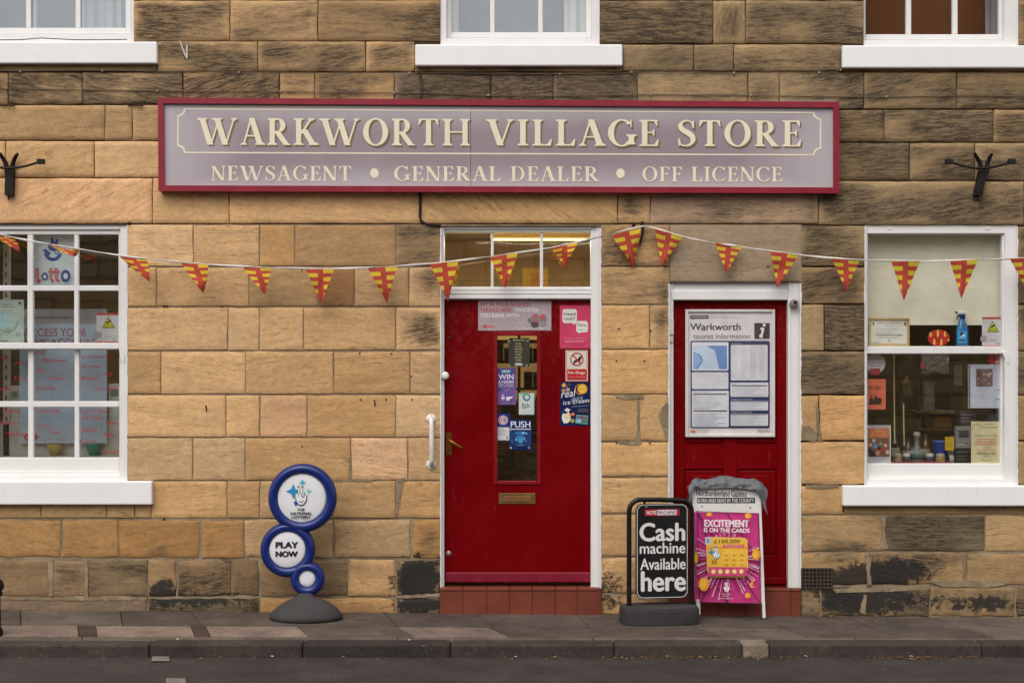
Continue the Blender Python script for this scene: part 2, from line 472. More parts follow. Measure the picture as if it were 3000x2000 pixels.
def ground_material(name, scale=1.0, base_attr=True, rgb=(80, 74, 70), bump=.4):
    m = bpy.data.materials.new(name); g = NT(m); p = g.geo()
    c = g.attr('tint').outputs['Color'] if base_attr else None
    if c is None:
        r = g.n('RGB'); r.outputs[0].default_value = (*s2l(rgb), 1); c = r.outputs[0]
    a = g.noise(p, 3.0, 6, .65); b = g.noise(p, 62 * scale, 6, .8); d = g.noise(g.mapping(p, (1, 2.5, 1)), 14, 5, .7)
    val = g.math('MULTIPLY', g.rng(a, .3, .7, .62, 1.36, False), g.math('MULTIPLY', g.rng(b, .36, .64, .70, 1.32, False), g.rng(d, .38, .62, .84, 1.14, False)))
    vm = g.n('VectorMath', operation='SCALE'); g.put(vm.inputs[0], c); g.put(vm.inputs[3], val); c = vm.outputs[0]
    c = g.mix(g.rng(d, .62, .75, 0, .5), c, (.035, .028, .022))
    c = g.mix(g.rng(g.noise(p, 42, 3), .68, .74, 0, .5), c, (.30, .27, .23))
    vo = g.n('TexVoronoi'); g.put(vo.inputs['Vector'], p); vo.inputs['Scale'].default_value = 5.5
    sx = g.n('SeparateXYZ'); g.put(sx.inputs[0], vo.outputs['Color'])
    gum = g.math('MULTIPLY', g.rng(g.math('ADD', vo.outputs['Distance'], g.math('MULTIPLY', d, .03)), .06, .085, 1, 0), g.math('GREATER_THAN', sx.outputs[0], .62))
    c = g.mix(g.math('MULTIPLY', gum, .5), c, g.mix(g.math('GREATER_THAN', sx.outputs[1], .5), (.025, .022, .020), (.21, .19, .165)))
    g.bsdf(c, g.rng(a, .3, .7, .75, .95), 0, g.bump(g.math('ADD', b, g.math('MULTIPLY', d, .6)), bump, .004), .3)
    return m
def white_paint(name='white_paint', rgb=(.80, .785, .775), dirt=.25, rough=.42):
    m = bpy.data.materials.new(name); g = NT(m); p = g.geo()
    n = g.noise(p, 6, 6, .65); n2 = g.noise(g.mapping(p, (9, 9, 1.5)), 3, 5, .7); fl = g.noise(p, 45, 4, .7)
    c = g.mix(g.rng(n, .35, .75, 0, dirt), rgb, tuple(v * .78 for v in rgb))
    c = g.mix(g.rng(n2, .58, .75, 0, dirt * .8), c, (.50, .46, .40))
    c = g.mix(g.rng(fl, .73, .78, 0, dirt * 2.2), c, (.25, .21, .17))
    g.bsdf(c, rough, 0, g.bump(g.math('ADD', n, g.math('MULTIPLY', fl, .3)), .25, .004), .45)
    return m
def door_red():
    m = bpy.data.materials.new('red_gloss'); g = NT(m); p = g.geo()
    n = g.noise(p, 3.0, 5, .6); sc = g.noise(g.mapping(p, (14, 1, 2.0)), 2.2, 6, .7); f2 = g.noise(p, 22, 5, .7)
    c = g.mix(g.rng(n, .3, .7), (.145, .0006, .0020), (.178, .0010, .0030))
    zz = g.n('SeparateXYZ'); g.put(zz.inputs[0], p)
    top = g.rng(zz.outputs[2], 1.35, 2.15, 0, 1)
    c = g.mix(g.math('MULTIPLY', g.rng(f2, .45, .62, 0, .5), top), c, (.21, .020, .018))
    c = g.mix(g.rng(sc, .62, .74, 0, .5), c, (.24, .045, .045))
    g.bsdf(c, g.rng(n, .3, .7, .34, .5), 0, g.bump(g.math('ADD', n, g.math('MULTIPLY', f2, .2)), .12, .004), .07, .02)
    return m
def glass(refl=.20, wave=.35):
    m = bpy.data.materials.new('window_glass'); g = NT(m); p = g.geo()
    tr = g.n('BsdfTransparent'); tr.inputs[0].default_value = (.975, .985, .98, 1)
    gl = g.n('BsdfGlossy'); gl.inputs['Roughness'].default_value = .02
    gl.inputs[0].default_value = (.95, .97, 1, 1)
    b = g.bump(g.noise(p, 2.2, 2), wave * .16, .02); g.put(gl.inputs['Normal'], b)
    mx = g.n('MixShader'); mx.inputs[0].default_value = refl
    g.t.links.new(tr.outputs[0], mx.inputs[1]); g.t.links.new(gl.outputs[0], mx.inputs[2])
    g.t.links.new(mx.outputs[0], g.out.inputs['Surface'])
    return m
def mortar_material():
    if 'mortar' in MATS: return MATS['mortar']
    m = bpy.data.materials.new('lime_mortar'); g = NT(m); p = g.geo()
    c = g.mix(g.rng(g.noise(p, 5, 5, .65), .35, .7), (.21, .158, .098), (.36, .275, .175))
    c = g.mix(g.rng(g.noise(p, 60, 3), .55, .7, 0, .5), c, (.12, .09, .06))
    g.bsdf(c, .95, 0, g.bump(g.noise(p, 120, 3), .5, .003), .2)
    MATS['mortar'] = m
    return m
STONE = stone_material(); MORTAR = mortar_material()
JOINT = flat((74, 56, 36), .95, var=.3)
WHITE = white_paint(); SILLW = white_paint('sill_paint', (.87, .86, .855), .2, .5)
RED = door_red(); GLASS = glass(.15); DOORGLASS = glass(.06); UPGLASS = glass(.13, .2)
SLAB = ground_material('paving_stone'); ASPH = ground_material('asphalt', .9, False, (60, 53, 51), .7)

# ------------------------------------------------------------------ the shop front: coursed sandstone blocks
bld = empty('stone_building', (0, 0, 0), 'sandstone shop building with red doors and white sash windows', 'building')
# openings in the wall, photo pixels (x0, y0, x1, y1)
OPEN = [(-80, 658, 372, 1412), (1291, 662, 1760, 1800), (1960, 826, 2345, 1806), (2534, 658, 2981, 1424),
        (-95, -560, 391, 124), (1290, -560, 1757, 130), (2531, -560, 2985, 133)]
LIGHT = (213, 173, 126); WARMC = (203, 161, 111); GREY = (152, 131, 105); PINK = (217, 174, 132); DIM = (188, 153, 110); OLD = (163, 136, 99)
BL = []
def row(y0, y1, xs, col, soot=0.0, ang=0.0, over={}):
    """one course in overview units; xs = joints; over[i] = changes for block i"""
    for i in range(len(xs) - 1):
        b = dict(r=(xs[i], y0, xs[i + 1], y1), c=col, s=soot, a=ang, dark=False)
        b.update(over.get(i, {})); BL.append(b)
dk = dict(dark=True)
# upper courses, left
row(0, 94, [-330, -75], OLD, .6); row(1, 95, [307, 528, 730, 1011], DIM, .50, 3, {0: dict(s=.66), 1: dict(s=.50), 2: dict(s=.5, a=-7)})
row(95, 164, [-330, -112], OLD, .5); row(147, 165, [-112, 361], OLD, .55); row(95, 165, [361, 592, 840, 953], DIM, .52, 0, {0: dict(s=.56)})
row(166, 240, [-330, -160, 19, 189, 420, 642, 723, 906, 967, 1128], DIM, .6, 0, {2: dict(s=.76), 3: dict(s=.64), 4: dict(s=.80, a=14), 5: dict(s=.38), 6: dict(s=.6), 7: dict(s=.72, c=GREY), 8: dict(s=.8, c=GREY)})
row(241, 323, [-330, -120, 241, 304, 500], DIM, .26, 0, {3: dict(s=.34)})
row(324, 408, [-330, -90, 13, 217, 500], LIGHT, .10, 8)
row(409, 514, [-330, -60, 350, 526, 967, 1419, 1493, 1880], LIGHT, .05, 4, {1: dict(c=PINK, a=38), 3: dict(a=-16), 4: dict(a=-38, c=WARMC), 5: dict(s=.38), 6: dict(c=(196, 168, 140), s=.30)})
# upper courses, right
row(1, 101, [1379, 1638, 1712, 1983], OLD, .62, 4, {0: dict(s=.76), 1: dict(s=.5, a=80), 2: dict(s=.60, a=6)})
row(102, 164, [1430, 1593, 1685, 1936], OLD, .50, 5); row(1, 103, [2342, 2460, 2700], OLD, .7); row(157, 166, [1936, 2460], OLD, .75)
row(103, 170, [2460, 2700], OLD, .6); row(152, 166, [953, 1430], OLD, .8)
row(166, 251, [1128, 1271, 1464, 1718, 1790, 1984, 2197, 2420, 2700], OLD, .55, 4, {0: dict(s=.84, c=GREY), 1: dict(s=.80, c=GREY), 2: dict(s=.44, a=8), 3: dict(s=.5), 4: dict(s=.56), 5: dict(s=.62), 6: dict(s=.48)})
row(252, 327, [1800, 2031, 2282, 2480, 2700], OLD, .62, 0, {0: dict(s=.68)})
row(328, 415, [1800, 2089, 2239, 2470, 2700], OLD, .60)
row(416, 517, [1880, 2352, 2700], OLD, .60, 2, {0: dict(s=.62)})
for b in BL: b['dark'] = True
# shop level, left of the door
for y0, y1, xs, ov in ((516, 612, [292, 444, 596, 677, 909, 1012], {2: dict(c=WARMC), 3: dict(c=DIM), 4: dict(s=.56, c=OLD)}),
                       (614, 704, [292, 359, 572, 731, 814, 939, 1012], {2: dict(c=DIM), 3: dict(c=(166, 124, 84), s=.2), 4: dict(c=DIM), 5: dict(s=.48)}),
                       (706, 805, [292, 523, 596, 697, 909, 1012], {4: dict(s=.5)}),
                       (807, 905, [292, 370, 564, 766, 942, 1012], {0: dict(c=DIM), 3: dict(c=WARMC), 4: dict(s=.3)}),
                       (907, 1004, [292, 519, 597, 705, 909, 1012], {2: dict(c=PINK), 3: dict(c=WARMC)}),
                       (1005, 1103, [292, 443, 563, 806, 937, 1012], {2: dict(c=WARMC), 3: dict(c=PINK)})):
    row(y0, y1, xs, LIGHT, 0.0, 3, ov)
row(1104, 1190, [348, 522, 597, 765, 909, 1012], WARMC, .0, 3, {2: dict(c=DIM), 3: dict(c=DIM)})
row(1158, 1190, [-330, -100, 95, 245, 310, 348], DIM, .2)
row(1192, 1282, [-330, -130, 141, 272, 461, 561, 766, 945, 1012], (180, 138, 88), .14, 3, {1: dict(a=-14), 2: dict(s=.2), 3: dict(s=.16), 4: dict(s=.22), 5: dict(c=DIM), 6: dict(s=.12, c=DIM), 7: dict(s=.4)})  # dimmer light low on the wall put into darker, dirtier stone tints
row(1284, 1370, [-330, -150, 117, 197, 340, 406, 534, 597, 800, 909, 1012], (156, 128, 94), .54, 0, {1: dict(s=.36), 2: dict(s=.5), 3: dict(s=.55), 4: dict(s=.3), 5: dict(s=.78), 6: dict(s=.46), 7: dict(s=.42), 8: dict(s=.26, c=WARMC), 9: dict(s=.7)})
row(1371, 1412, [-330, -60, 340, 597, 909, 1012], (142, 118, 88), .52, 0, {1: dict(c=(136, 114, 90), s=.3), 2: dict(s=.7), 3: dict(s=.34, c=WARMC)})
# between the doors
for y0, y1, xs, ov in ((516, 612, [1379, 1538], {0: dict(s=.46)}), (613, 700, [1379, 1538], {0: dict(s=.46)}), (701, 802, [1379, 1492, 1538], {0: dict(s=.2), 1: dict(s=.4)}),
                       (803, 905, [1379, 1538], {}), (906, 1013, [1379, 1467, 1538], {}), (1014, 1094, [1379, 1538], {}), (1095, 1180, [1379, 1538], {}),
                       (1181, 1278, [1379, 1538], {0: dict(s=.2)}), (1279, 1362, [1379, 1538], {0: dict(s=.4)}), (1363, 1412, [1379, 1538], {0: dict(s=.5)})):
    row(y0, y1, xs, (208, 166, 116), .10, 3, ov)
row(516, 648, [1538, 1843], (156, 138, 116), .12, 0)
# right of the second door
for y0, y1, xs, ov in ((518, 612, [1841, 1986], {}), (613, 698, [1841, 1986], {}), (699, 805, [1841, 1893, 1986], {0: dict(s=.36)}), (806, 906, [1841, 1986], {0: dict(s=.56)})):
    row(y0, y1, xs, OLD, .64, 5, ov)
row(907, 1012, [1841, 1881, 1986], WARMC, .12, 10); row(1013, 1113, [1841, 1986], WARMC, .12, 8); row(1114, 1181, [1841, 1938], WARMC, .12)
row(1160, 1182, [1938, 2460], OLD, .5)
row(1183, 1266, [1841, 2029, 2262, 2480, 2700], (186, 152, 107), .30, 5, {1: dict(c=(130, 116, 92), s=.5)})
row(1268, 1344, [1841, 1993, 2218, 2440, 2700], (172, 141, 100), .44, 0, {0: dict(s=.4), 1: dict(s=.7), 2: dict(s=.3)})
row(1346, 1416, [1841, 1886, 2136, 2333, 2500, 2700], (150, 126, 94), .56, 0, {1: dict(s=.6), 2: dict(s=.55), 4: dict(s=.6)})
# right of the right window, left of the left window (mostly outside the picture)
rr_ = random.Random(5)
for y0, y1 in ((519, 612), (613, 698), (699, 805), (806, 906), (907, 1012), (1013, 1113), (1114, 1182)):
    x = 2337; 
    if y0 == 1114: x = 2460
    row(y0, y1, [x, 2430 + rr_.uniform(-30, 60) if x < 2400 else 2560, 2700], OLD, .6 if y0 < 900 else .2)
for y0, y1 in ((516, 612), (614, 704), (706, 805), (807, 905), (907, 1004), (1005, 1103), (1104, 1157)):
    row(y0, y1, [-330, -180 + rr_.uniform(-30, 40), -63 if y0 < 1100 else -112], LIGHT, .1)
# storeys above the picture
y = 0
while y > -560:
    hgt = rr_.choice((78, 88, 98))
    for a, b in ((-330, -75), (307, 1011), (1379, 1984), (2341, 2700)):
        if y - hgt < -439: a, b = (-330, 2700) if a == -330 else (0, 0)
        x = a
        while x < b - 1:
            w_ = rr_.uniform(110, 260); w_ = w_ if b - x - w_ > 90 else b - x
            BL.append(dict(r=(x, y - hgt + 1, x + w_, y), c=OLD, s=rr_.uniform(.35, .7), a=rr_.uniform(-5, 8), dark=True)); x += w_
    y -= hgt
TOPU = y
# soot and tar on the stone: (centre x, y, radius x, y, amount), overview units
SOOT = [(335, 60, 50, 70, .22), (985, 50, 45, 60, .3), (1410, 40, 90, 45, .2), (1960, 80, 60, 40, .3), (955, 560, 60, 40, .12), (985, 620, 30, 60, .15), (985, 750, 30, 50, .18),
        (1900, 690, 40, 60, .1), (700, 190, 300, 30, .05), (1180, 200, 120, 30, .1), (1660, 480, 40, 30, .35), (1450, 460, 30, 50, .2), (1870, 480, 20, 60, .3), (2000, 485, 130, 30, .12),
        (220, 1270, 260, 30, .12), (370, 1262, 26, 16, .4), (480, 1262, 40, 20, .2), (310, 1090, 60, 12, .4), (2130, 1225, 110, 34, .32), (1930, 1258, 50, 14, .5), (430, 600, 50, 18, .06), (985, 1262, 30, 30, .4),
        (1530, 700, 14, 60, .3), (1440, 570, 60, 50, .12)]
TAR = [(960, 1325, 56, 50, 1.3), (960, 1390, 60, 28, .8), (372, 1352, 32, 28, .9), (470, 1372, 110, 10, .6), (460, 1390, 150, 20, .55), (1395, 1335, 45, 40, .75), (1400, 1390, 50, 25, .5),
       (1935, 1335, 80, 30, .8), (2030, 1318, 80, 36, .85), (2100, 1305, 110, 26, .55), (1990, 1385, 150, 34, .92), (2290, 1385, 60, 24, .5), (2240, 1385, 90, 20, .5), (560, 1330, 28, 40, .3), (230, 1365, 60, 6, .5), (470, 1325, 60, 36, .45)]
def field(lst, x, y):
    s = 0
    for cx, cy, rx, ry, a in lst:
        q = ((x - cx) / rx) ** 2 + ((y - cy) / ry) ** 2
        if q < 6: s += a * math.exp(-q * .8)
    return s
wall = MB()
A_gc, A_tint, A_soot, A_tar = [], [], [], []
def attrs(n, gc, tint, so, ta):
    A_gc.extend(gc); A_tint.extend([tint] * n); A_soot.extend(so); A_tar.extend(ta)
brand = random.Random(3)
def inside(px, py):
    return any(a - .5 <= px <= c + .5 and b - .5 <= py <= e + .5 for a, b, c, e in OPEN)
def near_open(x0, x1, y0, y1):
    """which sides of the block form a window or door reveal"""
    L = R = False
    for a, b, c, e in OPEN:
        if min(y1, e) - max(y0, b) > 12:
            if abs(x0 - c) < 12: L = c
            if abs(x1 - a) < 12: R = a
    return L, R
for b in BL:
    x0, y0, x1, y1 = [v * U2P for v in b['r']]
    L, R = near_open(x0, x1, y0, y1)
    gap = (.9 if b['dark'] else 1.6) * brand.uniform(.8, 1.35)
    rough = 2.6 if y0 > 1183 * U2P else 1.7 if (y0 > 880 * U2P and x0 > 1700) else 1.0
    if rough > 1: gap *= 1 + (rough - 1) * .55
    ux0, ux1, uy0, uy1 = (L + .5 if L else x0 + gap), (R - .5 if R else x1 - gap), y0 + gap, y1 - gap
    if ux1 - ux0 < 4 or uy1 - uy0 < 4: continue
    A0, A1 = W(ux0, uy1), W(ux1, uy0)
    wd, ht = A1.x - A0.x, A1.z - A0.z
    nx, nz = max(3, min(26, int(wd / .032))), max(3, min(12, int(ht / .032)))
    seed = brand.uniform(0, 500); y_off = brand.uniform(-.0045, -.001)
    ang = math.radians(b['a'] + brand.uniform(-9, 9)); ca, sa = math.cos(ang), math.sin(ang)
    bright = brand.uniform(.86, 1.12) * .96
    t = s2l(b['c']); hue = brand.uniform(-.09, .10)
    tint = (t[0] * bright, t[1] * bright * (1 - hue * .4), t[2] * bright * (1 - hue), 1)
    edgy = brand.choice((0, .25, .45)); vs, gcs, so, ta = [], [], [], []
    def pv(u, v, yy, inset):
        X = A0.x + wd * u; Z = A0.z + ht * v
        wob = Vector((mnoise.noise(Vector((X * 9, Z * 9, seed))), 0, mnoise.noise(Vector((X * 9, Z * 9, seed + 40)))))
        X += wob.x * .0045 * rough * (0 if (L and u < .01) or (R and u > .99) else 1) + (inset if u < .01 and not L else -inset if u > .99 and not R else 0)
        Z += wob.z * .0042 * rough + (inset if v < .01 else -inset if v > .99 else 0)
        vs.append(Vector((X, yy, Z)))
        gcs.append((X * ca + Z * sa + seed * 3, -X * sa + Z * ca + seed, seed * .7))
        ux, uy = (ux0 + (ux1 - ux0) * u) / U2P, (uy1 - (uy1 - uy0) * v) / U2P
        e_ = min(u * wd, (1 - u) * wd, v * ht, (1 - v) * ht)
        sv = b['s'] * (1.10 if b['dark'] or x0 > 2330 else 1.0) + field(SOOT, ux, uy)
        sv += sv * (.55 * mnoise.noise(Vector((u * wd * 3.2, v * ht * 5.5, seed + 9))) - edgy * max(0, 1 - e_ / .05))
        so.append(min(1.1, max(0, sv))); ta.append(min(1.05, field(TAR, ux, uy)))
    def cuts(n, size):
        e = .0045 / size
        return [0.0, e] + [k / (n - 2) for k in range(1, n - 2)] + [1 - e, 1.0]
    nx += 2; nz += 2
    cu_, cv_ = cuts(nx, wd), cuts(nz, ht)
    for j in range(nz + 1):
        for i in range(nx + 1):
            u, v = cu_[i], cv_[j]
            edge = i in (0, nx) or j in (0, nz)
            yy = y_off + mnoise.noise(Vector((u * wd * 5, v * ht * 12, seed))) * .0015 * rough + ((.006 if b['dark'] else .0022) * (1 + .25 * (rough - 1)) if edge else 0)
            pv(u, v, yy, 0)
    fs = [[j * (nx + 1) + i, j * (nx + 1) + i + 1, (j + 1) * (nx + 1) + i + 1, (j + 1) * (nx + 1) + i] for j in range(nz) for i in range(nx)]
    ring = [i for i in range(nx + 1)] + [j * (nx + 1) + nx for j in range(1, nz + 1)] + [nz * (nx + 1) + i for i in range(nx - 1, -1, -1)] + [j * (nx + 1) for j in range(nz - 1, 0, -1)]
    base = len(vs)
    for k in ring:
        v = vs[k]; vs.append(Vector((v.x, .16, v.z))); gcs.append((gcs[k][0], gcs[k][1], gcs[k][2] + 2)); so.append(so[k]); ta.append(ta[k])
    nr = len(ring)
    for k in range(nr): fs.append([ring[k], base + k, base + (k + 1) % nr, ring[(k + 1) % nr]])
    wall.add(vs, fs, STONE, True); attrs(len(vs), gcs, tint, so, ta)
# mortar bed between the blocks: one thick sheet with the openings left out
def bed(X0, Y0, X1, Y1, yfront, mat):
    xs = sorted({X0, X1, *[min(max(v, X0), X1) for o in OPEN for v in (o[0], o[2])]}); ys = sorted({Y0, Y1, *[min(max(v, Y0), Y1) for o in OPEN for v in (o[1], o[3])]})
    for i in range(len(xs) - 1):
        for j in range(len(ys) - 1):
            cx, cy = (xs[i] + xs[i + 1]) / 2, (ys[j] + ys[j + 1]) / 2
            if any(o[0] < cx < o[2] and o[1] < cy < o[3] for o in OPEN): continue
            a, c = W(xs[i], ys[j + 1]), W(xs[i + 1], ys[j])
            n0 = len(wall.v)
            wall.box((a.x, yfront, a.z), (c.x, .15, c.z), mat, 0)
            n = len(wall.v) - n0; attrs(n, [(0, 0, 0)] * n, (0.3, .2, .1, 1), [0] * n, [0] * n)
bed(-420, TOPU * U2P, 3440, 657.5, .0125, JOINT)
bed(-420, 657.5, 2340, 1815, .0034, MORTAR)
bed(2340, 657.5, 3440, 1500, .0105, JOINT); bed(2340, 1500, 3440, 1815, .0034, MORTAR)
# old cement pointing smeared over some joints
CEM = mortar_material()
def smear(pts, seed):
    out = []
    n = len(pts)
    for i in range(n):
        (a, b), (c, e) = pts[i], pts[(i + 1) % n]; m_ = max(2, int(math.hypot(c - a, e - b) / 5))
        for k in range(m_):
            u = k / m_; x, y = a + (c - a) * u, b + (e - b) * u
            out.append((x + 2.6 * mnoise.noise(Vector((x * .12, y * .12, seed))) + 1.2 * mnoise.noise(Vector((x * .5, y * .5, seed + 3))), y + 2.6 * mnoise.noise(Vector((x * .12, y * .12, seed + 7))) + 1.2 * mnoise.noise(Vector((x * .5, y * .5, seed + 9)))))
    n0 = len(wall.v); wall.prism(out, .0072, -.01, CEM); k = len(wall.v) - n0; attrs(k, [(0, 0, 0)] * k, (.3, .2, .1, 1), [0] * k, [0] * k)
for i, pts in enumerate(([(1867, 1166), (1875, 1166), (1874, 1230), (1876, 1290), (1866, 1290), (1868, 1230)], [(1800, 1157), (1860, 1156), (1886, 1160), (1884, 1168), (1840, 1170), (1806, 1165)], [(1812, 1290), (1850, 1292), (1880, 1290), (1878, 1301), (1846, 1304), (1812, 1299)],
        [(1948, 1182), (1958, 1180), (1958, 1290), (1950, 1286), (1940, 1250), (1928, 1222), (1936, 1200)], [(2579, 1512), (2599, 1511), (2593, 1540), (2594, 1575), (2604, 1606), (2574, 1608), (2586, 1570), (2586, 1540)], [(2536, 1634), (2552, 1633), (2549, 1665), (2553, 1710), (2540, 1712), (2538, 1670)],
        [(2816, 1622), (2836, 1618), (2832, 1650), (2824, 1690), (2818, 1692), (2822, 1650)], [(2358, 1421), (2400, 1417), (2458, 1420), (2460, 1427), (2400, 1432), (2362, 1428)], [(1161, 1402), (1186, 1400), (1176, 1440), (1168, 1500), (1160, 1520), (1162, 1460)], [(2440, 1724), (2560, 1718), (2720, 1714), (2728, 1726), (2600, 1732), (2450, 1736)],
        [(2720, 1702), (2800, 1698), (2930, 1702), (2960, 1708), (2900, 1720), (2760, 1718)], [(2390, 1196), (2400, 1196), (2401, 1250), (2410, 1292), (2396, 1294), (2393, 1250)], [(2350, 1250), (2370, 1246), (2398, 1270), (2392, 1294), (2366, 1290), (2348, 1280)], [(140, 1640), (156, 1640), (155, 1745), (143, 1750)], [(245, 1640), (256, 1640), (258, 1748), (247, 1748)], [(-20, 1746), (200, 1750), (430, 1750), (430, 1757), (200, 1758), (-20, 1755)],
        [(1020, 1400), (1024, 1340), (1030, 1340), (1030, 1402)], [(970, 1404), (1090, 1402), (1090, 1410), (975, 1411)], [(1160, 1744), (1290, 1738), (1292, 1746), (1170, 1752)], [(2520, 1790), (2530, 1740), (2540, 1742), (2534, 1800)])): smear(pts, i * 3.7)
wall.recalc = False
wo_ = wall.build('wall', bld)
me = wo_.data
for nm, tp, data in (('gc', 'FLOAT_VECTOR', A_gc), ('tint', 'FLOAT_COLOR', A_tint), ('soot', 'FLOAT', A_soot), ('tar', 'FLOAT', A_tar)):
    at = me.attributes.new(nm, tp, 'POINT')
    key = {'FLOAT_VECTOR': 'vector', 'FLOAT_COLOR': 'color', 'FLOAT': 'value'}[tp]
    at.data.foreach_set(key, [q for d_ in data for q in (d_ if isinstance(d_, tuple) else (d_,))])
# ------------------------------------------------------------------ rooms behind the windows
inn = MB()
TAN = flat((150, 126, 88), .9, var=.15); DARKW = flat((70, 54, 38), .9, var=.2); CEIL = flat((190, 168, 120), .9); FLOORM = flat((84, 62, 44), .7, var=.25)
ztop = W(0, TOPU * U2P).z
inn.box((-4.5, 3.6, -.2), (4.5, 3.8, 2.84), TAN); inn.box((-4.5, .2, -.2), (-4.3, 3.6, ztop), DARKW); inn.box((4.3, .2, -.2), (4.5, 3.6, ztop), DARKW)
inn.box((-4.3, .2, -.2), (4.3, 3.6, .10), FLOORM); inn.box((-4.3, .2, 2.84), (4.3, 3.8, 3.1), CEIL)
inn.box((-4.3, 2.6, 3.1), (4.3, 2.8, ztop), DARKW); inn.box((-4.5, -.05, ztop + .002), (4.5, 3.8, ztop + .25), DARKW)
inn.box((-2.2, 3.52, 1.95), (1.0, 3.58, 2.84), flat((206, 176, 112), .9, var=.12)); inn.box((-2.35, .2, .10), (-2.25, 1.5, 2.84), TAN)  # paler panel added high on the back wall, brightening only the fanlight view
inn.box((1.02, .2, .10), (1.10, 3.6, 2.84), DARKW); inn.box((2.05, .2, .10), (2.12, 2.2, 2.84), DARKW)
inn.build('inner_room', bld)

# ------------------------------------------------------------------ windows
def sash(mb, x0, y0, x1, y1, cols, rows, d, rail, mat=None):
    """cols, rows = pane openings (photo px) inside a sash frame x0..x1, y0..y1"""
    m = mat or WHITE; b = d - .042
    mb.pbox(x0, y0, cols[0][0], y1, d, b, m, .004); mb.pbox(cols[-1][1], y0, x1, y1, d, b, m, .004)
    mb.pbox(cols[0][0], y0, cols[-1][1], rows[0][0], d - .0015, b, m, .004); mb.pbox(cols[0][0], rows[-1][1], cols[-1][1], y1, d - .0015, b, m, .004)
    for a, c in zip(cols[:-1], cols[1:]): mb.pbox(a[1], rows[0][0], c[0], rows[-1][1], d - .005, b, m, .004)
    for a, c in zip(rows[:-1], rows[1:]): mb.pbox(cols[0][0], a[1], cols[-1][1], c[0], d - .0065, b, m, .004)
def pane(x0, y0, x1, y1, d, parent, mat):
    mb = MB(); mb.pbox(x0, y0, x1, y1, d, d - .004, mat, 0); return mb.build('pane', parent)
def sill(parent, x0, y0, x1, y1, proud):
    mb = MB(); n = 30
    a, c = W(x0, y1, proud), W(x1, y0, proud); r = random.Random(int(x0))
    mb.box((a.x, -proud, a.z), (c.x, .10, c.z), SILLW, .009, 2)
    o = mb.build('sill', parent); return o
def winbox(mb, x0, y0, x1, y1, ix0, iy0, ix1, iy1, d):
    """fixed box frame round the sashes"""
    b = d - .13
    mb.pbox(x0 - 6, y0 - 6, ix0, y1 + 6, d, b, WHITE, .003); mb.pbox(ix1, y0 - 6, x1 + 6, y1 + 6, d, b, WHITE, .003)
    mb.pbox(ix0, y0 - 6, ix1, iy0, d - .001, b, WHITE, .003); mb.pbox(ix0, iy1, ix1, y1 + 6, d - .001, b, WHITE, .003)

def ragged(mb, x, y0, y1, side, amp=6, seed=1):
    """brushed paint that strays from a frame onto the stone"""
    r = random.Random(seed); n = int((y1 - y0) / 7); edge = []
    for k in range(n + 1):
        y = y0 + (y1 - y0) * k / n
        w_ = amp * .8 * (.35 + .9 * max(0, mnoise.noise(Vector((y * .011, seed, 0)))) + .55 * mnoise.noise(Vector((y * .07, seed, 5))) + r.uniform(-.10, .10))
        edge.append((x + side * max(.6, w_), y))
    for k in range(n):
        a, b = edge[k], edge[k + 1]
        mb.prism([(x - side * 2, a[1]), a, b, (x - side * 2, b[1])], .0062, -.004, WHITE)
def ground_left():
    w = MB(); winbox(w, -80, 658, 372, 1412, -62, 672, 352, 1392, -.018)
    w.prism([(347, 1012), (353, 1012), (364, 1040), (364, 1062), (353, 1050)], -.010, -.03, WHITE)
    ragged(w, 372, 664, 1408, 1, 4, 3)
    o = w.build('window', bld)
    cols = [(-48, 80), (97, 217), (230, 347)]
    s1 = MB(); sash(s1, -62, 672, 352, 1022, cols, [(687, 836), (852, 1004)], -.036, 0); s1.build('upper_sash', o)
    s2 = MB(); cols2 = [(-48, 82), (98, 218), (232, 349)]
    sash(s2, -62, 1010, 352, 1392, cols2, [(1024, 1175), (1192, 1340)], -.080, 0)
    s2.pbox(-60, 1378, 352, 1394, -.072, -.085, WHITE, .003); s2.build('lower_sash', o)
    pane(-52, 680, 350, 1010, -.060, o, GLASS); pane(-52, 1016, 350, 1345, -.104, o, GLASS)
    sill(o, -150, 1409, 445, 1478, .055)
    return o
def ground_right():
    w = MB(); winbox(w, 2534, 658, 2981, 1424, 2541, 684, 2944, 1402, -.012)
    w.prism([(2937, 1032), (2944, 1032), (2957, 1034), (2957, 1060), (2950, 1064), (2945, 1052)], -.006, -.03, WHITE)
    w.pbox(2600, 666, 2612, 672, -.008, -.02, WHITE, .001); w.pbox(2886, 666, 2900, 672, -.008, -.02, WHITE, .001)
    ragged(w, 2981, 664, 1420, 1, 5, 4); ragged(w, 2534, 664, 1420, -1, 3, 5)
    o = w.build('window', bld)
    s1 = MB(); sash(s1, 2538, 684, 2946, 1036, [(2543, 2936)], [(687, 1014)], -.030, 0); s1.build('upper_sash', o)
    s2 = MB(); sash(s2, 2538, 1020, 2946, 1402, [(2538, 2931)], [(1033, 1357)], -.074, 0)
    s2.pbox(2536, 1394, 2946, 1404, -.068, -.085, WHITE, .002); s2.build('lower_sash', o)
    pane(2539, 684, 2940, 1020, -.055, o, glass(.04, .3)); pane(2535, 1028, 2936, 1360, -.099, o, glass(.12, .3))
    sill(o, 2470, 1422, 3065, 1482, .055)
    return o
